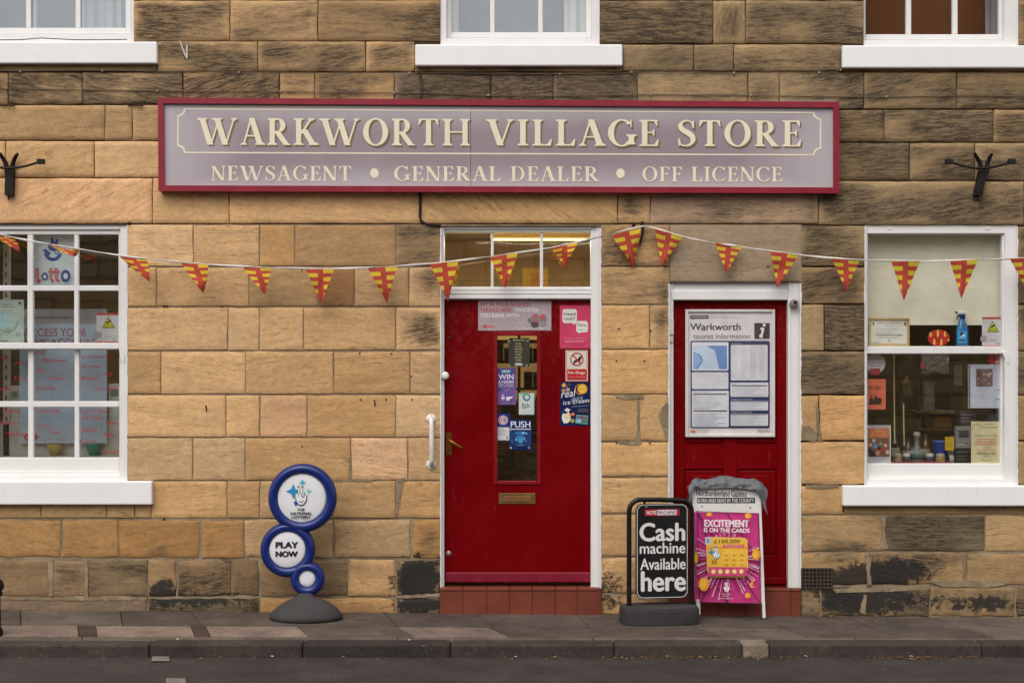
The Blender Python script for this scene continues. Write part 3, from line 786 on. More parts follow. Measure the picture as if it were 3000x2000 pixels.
def upper(x0, x1, ybot, cols, ypane, sx0, sx1, sy0, sy1, yrail):
    w = MB(); ix0, ix1 = cols[0][0] - 14, cols[-1][1] + 16
    winbox(w, x0, -560, x1, ybot, ix0, -540, ix1, yrail, -.014)
    o = w.build('window', bld)
    hh = ypane - (-225)
    s2 = MB(); sash(s2, ix0, -240, ix1, yrail, cols, [(-225, -225 + hh / 2 - 8), (-225 + hh / 2 + 8, ypane)], -.072, 0); s2.build('lower_sash', o)
    s1 = MB(); sash(s1, ix0, -540, ix1, -222, cols, [(-525, -390), (-374, -240)], -.030, 0); s1.build('upper_sash', o)
    pane(ix0 + 4, -230, ix1 - 4, ypane + 6, -.096, o, UPGLASS); pane(ix0 + 4, -530, ix1 - 4, -232, -.055, o, UPGLASS)
    sill(o, sx0, sy0, sx1, sy1, .05)
    return o
gl_ = ground_left(); gr_ = ground_right()
ul_ = upper(-95, 391, 126, [(-55, 76), (91, 221), (236, 368)], 82, -175, 460, 122, 186, 100)
um_ = upper(1290, 1757, 134, [(1322, 1436), (1449, 1577), (1590, 1717)], 95, 1216, 1824, 130, 193, 112)
ur_ = upper(2531, 2985, 136, [(2536, 2655), (2670, 2791), (2806, 2927)], 101, 2468, 3070, 133, 199, 118)

# red words on the glass of the left window
lt = Print(-.0985)
RW = (176, 30, 44)
for wd, x0, y0, x1, sh in (('Miniatures', 124, 1048, 194, 0), ('Pie', 108, 1078, 134, .2), ('Cheese', 142, 1100, 194, .2), ('Ice lollies', 108, 1129, 168, 0), ('Sandwiches', 104, 1196, 176, 0), ('Crisps', 104, 1238, 146, 0),
                           ('Pop', 145, 1260, 172, 0), ('Confectionery', 241, 1039, 330, 0), ('Grocery', 238, 1066, 294, .2), ('Biscuits', 239, 1100, 288, 0), ('Cards', 298, 1088, 330, .2), ('Ice cream', 279, 1129, 341, .1), ('Local beer', 236, 1196, 322, .1), ('Soft drinks', 240, 1216, 300, 0),
                           ('Bacon', 242, 1252, 284, 0), ('Eggs', 310, 1232, 340, 0), ('Milk', 307, 1266, 334, 0), ('Kippers', 234, 1286, 284, 0), ('Bread', 304, 1316, 346, 0), ('Sweets', 14, 1196, 60, .1), ('Magazines', 16, 1264, 76, 0), ('Papers', 0, 1232, 46, 0), ('Fruit', 46, 1056, 78, 0), ('Teas', 40, 1100, 76, .1), ('Tobacco', -30, 1130, 32, 0), ('Stamps', -40, 1040, 22, 0)):
    lt = Print(-.0985); lt.text(wd, x0, y0 + 1, x1, y0 + 13, (158, 34, 46), .004, sh); lt.build('printed_word', gl_)


# ------------------------------------------------------------------ doors
def door_one():
    fr = MB(); d = -.020; b = -.15
    # frame: posts, moulded rail under the fanlight, head
    fr.pbox(1286, 655, 1301, 1722, d, b, WHITE, .003); fr.pbox(1731, 655, 1766, 1722, d - .012, b, WHITE, .003); fr.pbox(1747, 655, 1768, 1724, d, b + .002, WHITE, .004)
    fr.pbox(1301, 655, 1731, 680, d - .02, b, WHITE, .004); fr.pbox(1301, 664, 1731, 671, d - .004, b, WHITE, .002)
    fr.pbox(1301, 840, 1731, 877, d - .03, b, WHITE, .003)
    for y0, y1, q in ((843, 851, .006), (854, 861, .012), (864, 875, .018)): fr.pbox(1301, y0, 1731, y1, d - .03 + q, d - .04, WHITE, .003)
    fr.pbox(1438, 680, 1446, 840, d - .035, b + .05, WHITE, .003); fr.pbox(1582, 680, 1591, 840, d - .035, b + .05, WHITE, .003)
    fr.lathe([(.028, 0), (.026, .016), (.016, .022), (.001, .023)], W(1304, 1100, d), WHITE, 20, 'y')
    ragged(fr, 1760, 668, 1722, 1, 5, 6); ragged(fr, 1291, 668, 1720, -1, 4, 7)
    fo = fr.build('door_frame', bld)
    pane(1300, 679, 1732, 842, -.085, fo, glass(.24, .25))
    lf = MB(); dd = -.075; bb = -.118
    gx0, gx1, gy0, gy1 = 1457, 1573, 983, 1408
    lf.pbox(1302, 880, gx0, 1706, dd, bb, RED, .002); lf.pbox(gx1, 880, 1731, 1706, dd, bb, RED, .002)
    lf.pbox(gx0, 880, gx1, gy0, dd, bb, RED, 0); lf.pbox(gx0, gy1, gx1, 1706, dd, bb, RED, 0)
    MO = flat((132, 12, 26), .35, var=.15, coat=.3)
    lf.pbox(1446, 972, 1457, 1419, dd + .009, dd - .01, MO, .004); lf.pbox(1573, 972, 1584, 1419, dd + .009, dd - .01, MO, .004)
    lf.pbox(1457, 972, 1573, 983, dd + .0085, dd - .01, MO, .004); lf.pbox(1457, 1408, 1573, 1419, dd + .0085, dd - .01, MO, .004)
    lo = lf.build('door', bld)
    pane(1450, 978, 1580, 1412, -.095, lo, DOORGLASS)
    kb = MB(); kb.pbox(1303, 1676, 1730, 1705, dd + .014, dd - .002, flat((124, 22, 42), .4, var=.2, coat=.1), .005)
    kb.build('weather_bar', lo)
    BR = flat((150, 112, 48), .32, .85, .2)
    hp = MB(); hp.pbox(1307, 1268, 1323, 1333, dd + .007, dd - .001, BR, .002)
    hp.tube([W(1315, 1289, dd + .005), W(1315, 1289, dd + .045), W(1322, 1293, dd + .052), W(1338, 1303, dd + .05), W(1352, 1311, dd + .048)], [.009, .009, .010, .010, .008], BR, 10)
    hp.lathe([(.012, 0), (.012, .008), (.001, .009)], W(1315, 1289, dd + .006), BR, 16, 'y')
    hp.pbox(1314, 1312, 1317, 1322, dd + .0078, dd + .003, flat((20, 16, 12)), 0)
    hp.build('handle', lo)
    ls = MB(); ls.pbox(1461, 1444, 1569, 1476, dd + .006, dd - .001, flat((128, 104, 62), .45, .7, .2), .003); ls.pbox(1475, 1452, 1556, 1470, dd + .010, dd + .004, flat((140, 96, 62), .5, .5, .2), .003)
    ls.build('letter_slot', lo)
    lk = MB(); lk.lathe([(.019, 0), (.018, .006), (.001, .008)], W(1314, 1620, dd), flat((170, 160, 150), .4, .6), 20, 'y'); lk.build('lock', lo)
    la = MB(); la.lathe([(.012, 0), (.011, .005), (.001, .006)], W(1316, 990, dd), flat((90, 50, 30), .5, .5), 16, 'y'); la.build('latch_lock', lo)
    return lo
def door_two():
    fr = MB(); d = -.016; b = -.14
    fr.pbox(1954, 824, 1973, 1722, d - .01, b, WHITE, .003); fr.pbox(2309, 824, 2350, 1722, d, b, WHITE, .004); fr.pbox(2309, 876, 2318, 1722, d + .006, d - .02, WHITE, .003)
    fr.pbox(1973, 824, 2309, 862, d - .02, b, WHITE, .004); fr.pbox(1966, 850, 2309, 879, d - .006, b + .02, WHITE, .006)
    HM = flat((205, 200, 192), .5)
    fr.pbox(1959, 934, 1974, 980, d + .008, d - .02, HM, .003); fr.pbox(1959, 984, 1972, 1002, d + .004, d - .02, HM, .003)
    ragged(fr, 1960, 830, 1722, -1, 5, 8); ragged(fr, 2345, 830, 1722, 1, 7, 10)
    fo = fr.build('door_frame', bld)
    lf = MB(); dd = -.085; bb = -.125
    DR = RED
    lf.pbox(1972, 880, 2310, 1722, dd - .012, bb, DR, .002)
    xs = [(1972, 2005), (2118, 2160), (2276, 2310)]; ys = [(880, 925), (1300, 1374), (1625, 1722)]
    for a, c in xs: lf.pbox(a, 880, c, 1722, dd, dd - .011, DR, .003)
    for a, c in ys:
        for (q, w_) in ((2005, 2118), (2160, 2276)): lf.pbox(q, a, w_, c, dd - .0006, dd - .011, DR, .003)
    for q, w_ in ((2005, 2118), (2160, 2276)):
        for a, c in ((925, 1300), (1374, 1625)):
            lf.pbox(q + 3, a + 3, w_ - 3, c - 3, dd - .004, dd - .0115, DR, .0075, 2); 
            lf.pbox(q + 18, a + 18, w_ - 18, c - 18, dd + .002, dd - .0115, DR, .006)
    lf.pbox(1973, 1692, 2309, 1712, dd + .018, dd - .002, DR, .008)
    lo = lf.build('door', bld)
    return lo
d1 = door_one(); d2 = door_two()
tile = flat((116, 54, 38), .6, var=.16, bump=.3); grout = flat((92, 48, 37), .9)
for x0, x1, y0, joints, prd in ((1288, 1762, 1722, [1288, 1356, 1427, 1493, 1560, 1627, 1692, 1762], .030), (1960, 2346, 1724, [1960, 2030, 2105, 2180, 2243, 2317, 2346], .020)):
    st = MB()
    a, c = W(x0, 1812, prd - .004), W(x1, y0 + 2, prd - .004)
    st.box((a.x, -(prd - .004), a.z), (c.x, .199, c.z), grout)
    for q, w_ in zip(joints[:-1], joints[1:]):
        st.pbox(q + .8, y0 + 9, w_ - .8, 1812, prd, prd - .012, tile, .002)
        st.pbox(q + .8, y0, w_ - .8, y0 + 8.2, prd + .004, -.125, tile, .005, 2)
    st.build('door_step', bld)
# air brick and small old fixings in the wall
ab = MB(); CI = flat((70, 56, 46), .8, .1, .3); a0 = (2347, 1663, 2437, 1724)
ab.pbox(2347, 1663, 2440, 1724, .0055, -.03, flat((14, 12, 10), .9), 0)
for i in range(9): ab.pbox(2347 + i * 11, 1663, 2351.5 + i * 11, 1724, .013, -.01, CI, .001)
for j in range(6): ab.pbox(2347, 1663 + j * 11.2, 2440, 1667.6 + j * 11.2, .0125, -.01, CI, .001)
ab.build('air_brick', bld)
IR = flat((40, 26, 18), .8, .3, .3)
for x, y in ((1888, 1057), (1906, 959 + 10), (1813, 962), (1806, 1057), (1806, 1297), (1904, 1297), (1057, 1170), (1131, 1170), (1207, 1170), (1054, 1035), (1147, 1036), (490, 898), (650, 898), (1205, 1102), (885, 1307), (481, 1520), (2250, 780), (1950, 782), (2520, 415), (2764, 412), (2910, 322), (480, 898), (884, 790)):
    fx = MB(); fx.lathe([(.0065, -.01), (.006, .006), (.002, .009)], W(x, y, 0), IR, 8, 'y'); fx.build('nail', bld)
for x, y, h_ in ((603, 1195, 16), (1097, 1180, 17)): fx = MB(); fx.tube([W(x, y - h_ / 2, .004), W(x + 1, y, .016), W(x + 2, y + h_ / 2, .008)], .004, IR, 6); fx.build('hook', bld)
# ------------------------------------------------------------------ ground: pavement, kerb, road
KD = 1.23
def gz(x, d): return (.0075 - .0078 * x) * max(0, 1 - d / KD)
def G(px, py):
    """point of the pavement under photo pixel (px, py)"""
    k = S * H / (py - HZ); d = D - D * k ; d = D * (1 - S * H / (py - HZ))
    v = W(px, py, d); return Vector((v.x, -d, gz(v.x, d)))
def ground_mesh(name, quads, mat, kind=True, th=0.05, gap=.006, tw=.010):
    mb = MB(); tints = []; r = random.Random(7)
    for q, c in quads:
        n0 = len(mb.v); mid = sum((Vector(v) for v in q), Vector()) / 4
        top = [Vector(v) + (mid - Vector(v)).normalized() * gap for v in q]
        tilt = [Vector((0, 0, r.uniform(-.0012, .0012))) for _ in q]
        top = [a + b for a, b in zip(top, tilt)]
        rim = [Vector((v.x, v.y, v.z - .006)) + (Vector(v) - mid).normalized() * .003 for v in top]
        low = [Vector((v.x, v.y, v.z - th)) for v in rim]
        mb.add(top + rim + low, [[0, 1, 2, 3]] + [[i + 4 * k, (i + 1) % 4 + 4 * k, (i + 1) % 4 + 4 + 4 * k, i + 4 + 4 * k] for k in (0, 1) for i in range(4)], mat)
        br = r.uniform(.88, 1.12); t = tuple(v * br for v in s2l(c)) + (1,)
        tints += [t] * (len(mb.v) - n0)
    o = mb.build(name)
    at = o.data.attributes.new('tint', 'FLOAT_COLOR', 'POINT'); at.data.foreach_set('color', [q for t in tints for q in t])
    if kind: o['kind'] = 'structure'
    return o
def slab(x00, x01, y0, x10, x11, y1, c):
    """far edge x00..x01 at row y0, near edge x10..x11 at row y1"""
    a, b, e, f = G(x00, y0), G(x01, y0), G(x11, y1), G(x10, y1)
    return ([a, b, e, f], c)
DKS = (84, 74, 67); LTS = (126, 110, 99); MDS = (96, 85, 76); BRN = (72, 56, 46)
q = []
BK = 1800.2
j1 = [(-1200, -1235), (-820, -850), (-430, -450), (60, 62), (352, 360), (560, 590), (1125, 1165), (1395, 1450), (1690, 1725), (1965, 2040), (2230, 2296), (2480, 2560), (2735, 2830), (3060, 3150), (3420, 3520), (3800, 3910)]
for (a, b), (c, e) in zip(j1[:-1], j1[1:]): q.append(slab(a, c, BK, b, e, 1838, DKS if (a // 10) % 3 else MDS))
j2 = [(-1235, -1265), (-850, -880), (-330, -352), (-6, -12), (228, 232), (280, 284), (560, 572), (602, 618), (872, 905), (1166, 1215), (1430, 1492), (1730, 1790), (2050, 2118), (2296, 2370), (2560, 2640), (2830, 2912), (3150, 3240), (3520, 3620), (3910, 4020)]
tones = [DKS, MDS, DKS, LTS, BRN, LTS, BRN, LTS, DKS, LTS, DKS, DKS, MDS, DKS, DKS, MDS, DKS, DKS]
for i, ((a, b), (c, e)) in enumerate(zip(j2[:-1], j2[1:])): q.append(slab(a, c, 1838.8, b, e, 1866, tones[i]))
x = -1300
rj = random.Random(4)
while x < 4100:
    w_ = rj.uniform(420, 800); q.append(slab(x, x + w_, 1866.6, x + 4, x + w_ + 4, 1877, MDS)); x += w_
pv_ = ground_mesh('pavement', q, SLAB)
# earth and grit in the joints
jb = MB(); jb.box((-9, -1.2, -.12), (9, .05, -.022), flat((58, 46, 38), .95, var=.3)); o = jb.build('pavement_bed'); o['kind'] = 'structure'
# kerb stones
ke = MB(); kt = []; kj = [-1400, -700, -60, 437, 886, 1320, 1800, 2176, 2254, 2878, 3400, 4100]
kc = [(60, 52, 48)] * 12
kc[7] = (142, 128, 112)
for i, (a, b) in enumerate(zip(kj[:-1], kj[1:])):
    n0 = len(ke.v); A_, B_ = W(a + .5, 1888, KD), W(b - .5, 1888, KD)
    z_ = rj.uniform(-.003, .003)
    ke.box((A_.x, -KD, -.3), (B_.x, -KD + .175, .004 + z_), SLAB, .016, 3, smooth=False)
    br = rj.uniform(.72, 1.25); kt += [tuple(v * br for v in s2l(kc[i])) + (1,)] * (len(ke.v) - n0)
o = ke.build('kerb'); o['kind'] = 'structure'
at = o.data.attributes.new('tint', 'FLOAT_COLOR', 'POINT'); at.data.foreach_set('color', [v for t in kt for v in t])
rd = MB(); RZ = -.078
nx, ny = 60, 40
vs = []; 
for j in range(ny + 1):
    for i in range(nx + 1):
        X = -30 + 60 * i / nx; Y = -KD + .02 - (11.0) * (j / ny) ** 1.6
        vs.append((X, Y, RZ + .01 * mnoise.noise(Vector((X * .7, Y * .9, 2))) * min(1, j / 4) + .012 * min(1, j / 10)))
rd.add(vs, [[j * (nx + 1) + i, (j + 1) * (nx + 1) + i, (j + 1) * (nx + 1) + i + 1, j * (nx + 1) + i + 1] for j in range(ny) for i in range(nx)], ASPH, True)
rd.recalc = False
o = rd.build('road'); o['kind'] = 'structure'
far = MB(); far.box((-200, -200, -.30), (200, 60, -.12), flat((82, 76, 70), .95)); o = far.build('ground'); o['kind'] = 'structure'
mk = MB(); MK = flat((118, 110, 100), .9, var=.3)
def R(px, py):
    k = (H - RZ + .0) * S / (py - HZ); d = D * (1 - k); v = W(px, py, d); return Vector((v.x, -d, RZ + .016))
for x0, x1, y0, y1 in ((446, 494, 1929, 1943), (487, 542, 1993, 2012)): mk.add([R(x0, y0), R(x1, y0), R(x1 + 3, y1), R(x0 - 2, y1)], [[0, 1, 2, 3]], MK)
o = mk.build('road_marking'); o['kind'] = 'structure'
# grit, petals and dead leaves lying in the gutter
lit = MB(); rl = random.Random(9)
LEAF = [flat(c, .8, var=.2) for c in ((120, 84, 44), (92, 66, 40), (150, 118, 66), (70, 58, 44))]; PET = flat((225, 220, 214), .7)
def leaf(p, r, m):
    n = 6; a0 = rl.uniform(0, 6)
    lit.add([p + Vector((math.cos(a0 + k * 6.283 / n) * r * rl.uniform(.6, 1.2), math.sin(a0 + k * 6.283 / n) * r * rl.uniform(.5, .9), rl.uniform(.001, .007))) for k in range(n)], [list(range(n))], m)
for _ in range(430):
    px = rl.choice((rl.gauss(2080, 170), rl.uniform(-100, 3100), rl.gauss(2680, 120))); d = KD + abs(rl.gauss(.0, .05)) + .004
    v = W(px, 1930, d); leaf(Vector((v.x, -d, RZ + .006)), rl.uniform(.003, .011), rl.choice(LEAF))
for px, py in ((520, 1875), (1200, 1877), (1512, 1932), (1006, 1931), (797, 1927), (1955, 1928), (2360, 1925), (2670, 1929)):
    if py > 1890: d = KD + .02 + (py - 1925) * .002; v = W(px, py, d); leaf(Vector((v.x, -d, RZ + .012)), .012, PET)
    else: v = G(px, py); leaf(v + Vector((0, 0, .003)), .010, PET)
for px, py, r_ in ((2437, 1803, .022), (1620, 1935, .02), (2690, 1930, .016), (1640, 1928, .012)):
    d = .03 if py < 1850 else KD + .05; v = W(px, py, d); leaf(Vector((v.x, -d, (gz(v.x, d) if py < 1850 else RZ + .008) + .003)), r_, LEAF[2])
for _ in range(160):
    px = rl.uniform(-60, 3060); d = rl.choice((rl.uniform(.01, .05), rl.uniform(.05, 1.0))); v = W(px, 1800, d); leaf(Vector((v.x, -d, gz(v.x, d) + .002)), rl.uniform(.002, .006), rl.choice(LEAF))
lit.recalc = False
o = lit.build('litter'); o['kind'] = 'stuff'; tag(o, 'dead leaves, petals and grit along the foot of the kerb', 'litter')
# moss tufts at the foot of the wall
ms = MB(); MG = flat((78, 96, 34), .9, var=.3)
for px, py, n in ((683, 1742, 26), (570, 1775, 30), (750, 1782, 14), (655, 1640, 10), (1228, 1790, 10)):
    for _ in range(n):
        p = W(px + rl.gauss(0, 8), py + rl.gauss(0, 4), .003); h_ = rl.uniform(.006, .018)
        u = Vector((rl.uniform(-.006, .006), -rl.uniform(.003, .012), h_)); ms.add([p + Vector((-.004, 0, 0)), p + Vector((.004, 0, 0)), p + u], [[0, 1, 2]], MG)
ms.recalc = False
o = ms.build('moss'); o['kind'] = 'stuff'; tag(o, 'small tufts of green moss in the lowest wall joints', 'moss')
# house across the street, seen in the window panes
def far_wall():
    m = bpy.data.materials.new('coursed_stone'); g = NT(m); p = g.geo()
    sp = g.n('SeparateXYZ'); g.put(sp.inputs[0], p); cb = g.n('CombineXYZ'); g.put(cb.inputs[0], sp.outputs[0]); g.put(cb.inputs[1], sp.outputs[2])
    b = g.n('TexBrick'); g.put(b.inputs['Vector'], cb.outputs[0]); b.inputs['Scale'].default_value = 1.0
    b.inputs['Brick Width'].default_value = .8; b.inputs['Row Height'].default_value = .32; b.inputs['Mortar Size'].default_value = .014
    b.inputs['Color1'].default_value = (.48, .35, .19, 1); b.inputs['Color2'].default_value = (.36, .25, .13, 1); b.inputs['Mortar'].default_value = (.05, .036, .02, 1)
    c = g.mix(g.rng(g.noise(p, 1.6, 6, .65), .5, .72, 0, .7), b.outputs['Color'], (.09, .062, .035))
    g.bsdf(c, .9); return m
FY = -15.5
oh = empty('opposite_house', (0, FY, -.1), 'sandstone house across the street reflected in the window panes', 'house')
hb = MB(); FW = far_wall(); hb.box((-16, FY - 6, -.12), (4.6, FY, 6.0), FW); hb.box((4.6, FY - 6, -.12), (12, FY - .05, 6.0), FW); hb.build('wall', oh)
hr = MB(); RT = flat((112, 68, 38), .85, var=.3)
hr.add([(-16.3, FY + .3, 5.95), (4.75, FY + .3, 5.95), (4.75, FY - 3, 7.1), (-16.3, FY - 3, 7.1), (-16.3, FY - 6.3, 5.95), (4.75, FY - 6.3, 5.95)], [[0, 1, 2, 3], [3, 2, 5, 4], [0, 3, 4], [1, 5, 2]], flat((66, 62, 62), .8, var=.2))
hr.add([(4.75, FY + .3, 5.95), (12.3, FY + .3, 5.95), (12.3, FY - 4, 12.2), (4.75, FY - 4, 12.2), (4.75, FY - 6.3, 5.95), (12.3, FY - 6.3, 5.95)], [[0, 1, 2, 3], [3, 2, 5, 4], [0, 3, 4], [1, 5, 2]], RT)
hr.build('roof', oh)
for wx, wz in ((-9.4, 1.0), (-2.9, 1.0), (3.3, 1.0), (8.6, 1.0), (-9.4, 3.9), (-2.9, 3.9), (3.3, 3.9), (8.6, 3.9)):
    wm = MB(); wm.box((wx - .55, FY - .08, wz), (wx + .55, FY + .02, wz + 1.6), WHITE); wm.box((wx - .47, FY, wz + .08), (wx + .47, FY + .03, wz + 1.52), flat((30, 32, 34), .15)); wm.box((wx - .03, FY + .01, wz + .08), (wx + .03, FY + .045, wz + 1.52), WHITE); wm.box((wx - .7, FY - .05, wz - .15), (wx + .7, FY + .08, wz - .01), WHITE)
    wm.build('window', oh)

# ------------------------------------------------------------------ the shop sign
sg = empty('shop_sign', W(1460, 560, 0), 'long lavender grey shop sign with cream capitals and crimson frame', 'sign')
FR = flat((138, 24, 44), .42, var=.12, coat=.15); FRD = .085
def sk(x): return (x - 462) / 1996.0
def sgq(mb, p0, p1, p2, p3, df, db, m):
    mb.prism([p0, p1, p2, p3], df, db, m)
fr = MB()
TL, TR, BR_, BL_ = (462, 286), (2459, 298), (2459, 566), (464, 560)
iT = 17
sgq(fr, TL, TR, (TR[0] - iT, TR[1] + iT), (TL[0] + iT, TL[1] + iT), FRD, 0, FR)
sgq(fr, (BL_[0] + iT, BL_[1] - iT), (BR_[0] - iT, BR_[1] - iT), BR_, BL_, FRD - .0012, 0, FR)
sgq(fr, TL, (TL[0] + iT, TL[1] + iT), (BL_[0] + iT, BL_[1] - iT), BL_, FRD - .0006, 0, FR)
sgq(fr, (TR[0] - iT, TR[1] + iT), TR, BR_, (BR_[0] - iT, BR_[1] - iT), FRD - .0006, 0, FR)
fr.build('frame', sg)
def sign_paint():
    m = bpy.data.materials.new('faded_lavender'); g = NT(m); p = g.geo()
    sp = g.n('SeparateXYZ'); g.put(sp.inputs[0], p)
    n = g.noise(p, 1.4, 4, .6); n2 = g.noise(g.mapping(p, (7, 1, .7)), 2.0, 4, .6)
    # sun-bleached towards the rim of the board, darker where the middle kept its paint
    zc = W(0, 430, .06).z
    ez = g.rng(g.math('ABSOLUTE', g.math('SUBTRACT', sp.outputs[2], zc)), .08, .29)
    ex = g.rng(g.math('ABSOLUTE', g.math('SUBTRACT', sp.outputs[0], W(1460, 0, .06).x)), 1.55, 2.30)
    e = g.math('MAXIMUM', ez, ex)
    f = g.math('ADD', g.math('MULTIPLY', e, .72), g.math('ADD', g.math('MULTIPLY', g.math('SUBTRACT', n, .5), .5), g.math('MULTIPLY', g.math('SUBTRACT', n2, .5), .30)), clamp=True)
    c = g.mix(f, s2l((148, 133, 140)), s2l((192, 184, 188)))
    g.bsdf(c, .42, 0, None, .4); return m
SP = sign_paint()
bd = MB()
x0, x1, xm = 479, 2442, 1379
bd.prism([(x0 - 2, 301), (xm - .6, 306.5), (xm - .6, 547.5), (x0 - 2, 545)], FRD - .022, .002, SP)
bd.prism([(xm + .6, 306.5), (x1 + 2, 313), (x1 + 2, 551), (xm + .6, 547.5)], FRD - .0225, .002, SP)
bd.pbox(470, 296, 2450, 556, .04, .0015, flat((150, 144, 148)), 0)
bd.build('board', sg)
CR = (234, 223, 196); SH = (126, 102, 62)
ltr = Print(FRD - .021)
def lv(x, y): return y + 11.5 * (x - 520) / 1886 * (1 - (y - 318) / 340)
def border(x0, y0, x1, y1, c, w):
    o_ = []; i_ = []
    for off, out in ((0, o_), (w, i_)):
        a0, b0, a1, b1 = x0 + off, y0 + off, x1 - off, y1 - off; r = c + off * .0
        for cx, cy, s0 in ((a0, b0, 90), (a1, b0, 180), (a1, b1, 270), (a0, b1, 0)):
            # scooped corner
            for k in range(7):
                t = math.radians(s0 - 90 * k / 6) if False else math.radians({90: 90, 180: 180, 270: 270, 0: 0}[s0] - 90 * k / 6)
                out.append((cx + r * math.cos(t), cy + r * math.sin(t)))
    n = len(o_); m = flat(CR, var=.06)
    pts = [(x, lv(x, y)) for x, y in o_ + i_]
    ltr.add([W(x, y, ltr.d) for x, y in pts], [[k, (k + 1) % n, n + (k + 1) % n, n + k] for k in range(n)], m); ltr.up()
border(519, 317, 2406, 449, 20, 4.2)
for wd, x0, x1 in (('WARKWORTH', 581, 1377), ('VILLAGE', 1428, 1930), ('STORE', 1986, 2347)):
    yt, yb = 346 + (x0 - 581) / 1770 * 8, 424 + (x0 - 581) / 1770 * 5
    ltr.d = FRD - .0205; roman_text(ltr, wd, x0, x1, yt, yb, .18, .055, SH, slope=.0036, dx=4.5, dy=4.5)
    ltr.d = FRD - .0192
    roman_text(ltr, wd, x0, x1, yt, yb, .18, .055, CR, slope=.0036)
for wd, x0, x1 in (('NEWSAGENT', 619, 1029), ('GENERAL', 1155, 1466), ('DEALER', 1496, 1754), ('OFF', 1882, 1998), ('LICENCE', 2026, 2292)):
    yt, yb = 486 + (x0 - 619) / 1673 * 3.5, 529 + (x0 - 619) / 1673 * 3.5
    ltr.d = FRD - .0205; roman_text(ltr, wd, x0, x1, yt, yb, .165, .055, CR, slope=.002)
ltr.d = FRD - .0205
for x, y in ((1097, 507), (1818, 508)): ltr.disc(x, y, 12.5, CR, 14)
ltr.build('lettering', sg)

# ------------------------------------------------------------------ bunting
def flag_mat():
    m = bpy.data.materials.new('flag_cloth'); g = NT(m)
    uv = g.n('UVMap'); sp = g.n('SeparateXYZ'); g.put(sp.inputs[0], uv.outputs[0]); u, v = sp.outputs[0], sp.outputs[1]
    side = g.math('GREATER_THAN', u, .54)
    off = g.math('MULTIPLY', side, .5)
    band = g.math('FRACT', g.math('ADD', g.math('MULTIPLY', v, 4.35), g.math('ADD', off, -.04)))
    yb = g.math('GREATER_THAN', band, .5)
    cen = g.math('GREATER_THAN', g.math('ABSOLUTE', g.math('SUBTRACT', u, .51)), .095)
    top = g.math('LESS_THAN', v, .84)
    yl = g.math('MULTIPLY', g.math('MULTIPLY', yb, cen), top)
    n = g.noise(g.geo(), 60, 3)
    c = g.mix(yl, (.50, .066, .048), (.72, .56, .045))
    c = g.mix(g.rng(n, .3, .7, 0, .2), c, (.30, .10, .03))
    b = g.bsdf(c, .75, 0, None, .2)
    tl = g.n('BsdfTranslucent'); g.put(tl.inputs[0], c); mx = g.n('MixShader'); mx.inputs[0].default_value = .22
    g.t.links.new(b.outputs[0], mx.inputs[1]); g.t.links.new(tl.outputs[0], mx.inputs[2]); g.t.links.new(mx.outputs[0], g.out.inputs['Surface'])
    return m
FM = flag_mat(); TAPE = flat((212, 204, 196), .7)
def bd_depth(x):
    x *= U2P
    return .05 + .13 * min(1, abs(x - 1880) / 1100)
bt = empty('bunting', W(1880, 660, .05), 'string of red and yellow striped triangle flags across the shop front', 'bunting')
left = [(-260, 480), (-60, 520), (0, 538), (60, 551), (175, 571), (310, 591), (440, 604), (590, 613), (735, 617), (880, 613), (1020, 602), (1157, 585), (1295, 563), (1440, 528), (1475, 520)]
right = [(1475, 520), (1500, 523), (1600, 551), (1680, 563), (1780, 578), (1930, 594), (2080, 599), (2240, 597), (2352, 592), (2520, 580), (2660, 560)]
def smoothline(pts, n=4):
    out = []
    for i in range(len(pts) - 1):
        a, b, e, f = pts[max(i - 1, 0)], pts[i], pts[i + 1], pts[min(i + 2, len(pts) - 1)]
        for k in range(n):
            u = k / n; out.append(tuple(.5 * (2 * b[j] + (e[j] - a[j]) * u + (2 * a[j] - 5 * b[j] + 4 * e[j] - f[j]) * u * u + (3 * b[j] - a[j] - 3 * e[j] + f[j]) * u ** 3) for j in (0, 1)))
    return out + [pts[-1]]
def tape(pts, name):
    P3 = [(x, y, bd_depth(x)) for x, y in smoothline(pts)]
    mb = MB(); a = []; b = []
    for i, (x, y, d) in enumerate(P3):
        h_ = 2.3 + 1.0 * math.sin(i * 1.7) 
        tw = .004 * math.sin(i * .9)
        a.append(W(x * U2P, y * U2P - h_, d + tw)); b.append(W(x * U2P, y * U2P + h_, d - tw))
    n = len(a); c = [v + Vector((0, .0016, 0)) for v in a]; e = [v + Vector((0, .0016, 0)) for v in b]
    fs = []
    for i in range(n - 1): fs += [[i, n + i, n + i + 1, i + 1], [2 * n + i, 2 * n + i + 1, 3 * n + i + 1, 3 * n + i], [i, i + 1, 2 * n + i + 1, 2 * n + i], [n + i, 3 * n + i, 3 * n + i + 1, n + i + 1]]
    mb.add(a + b + c + e, fs, TAPE, True); mb.build(name, bt)
tape(left, 'tape'); tape(right, 'tape')
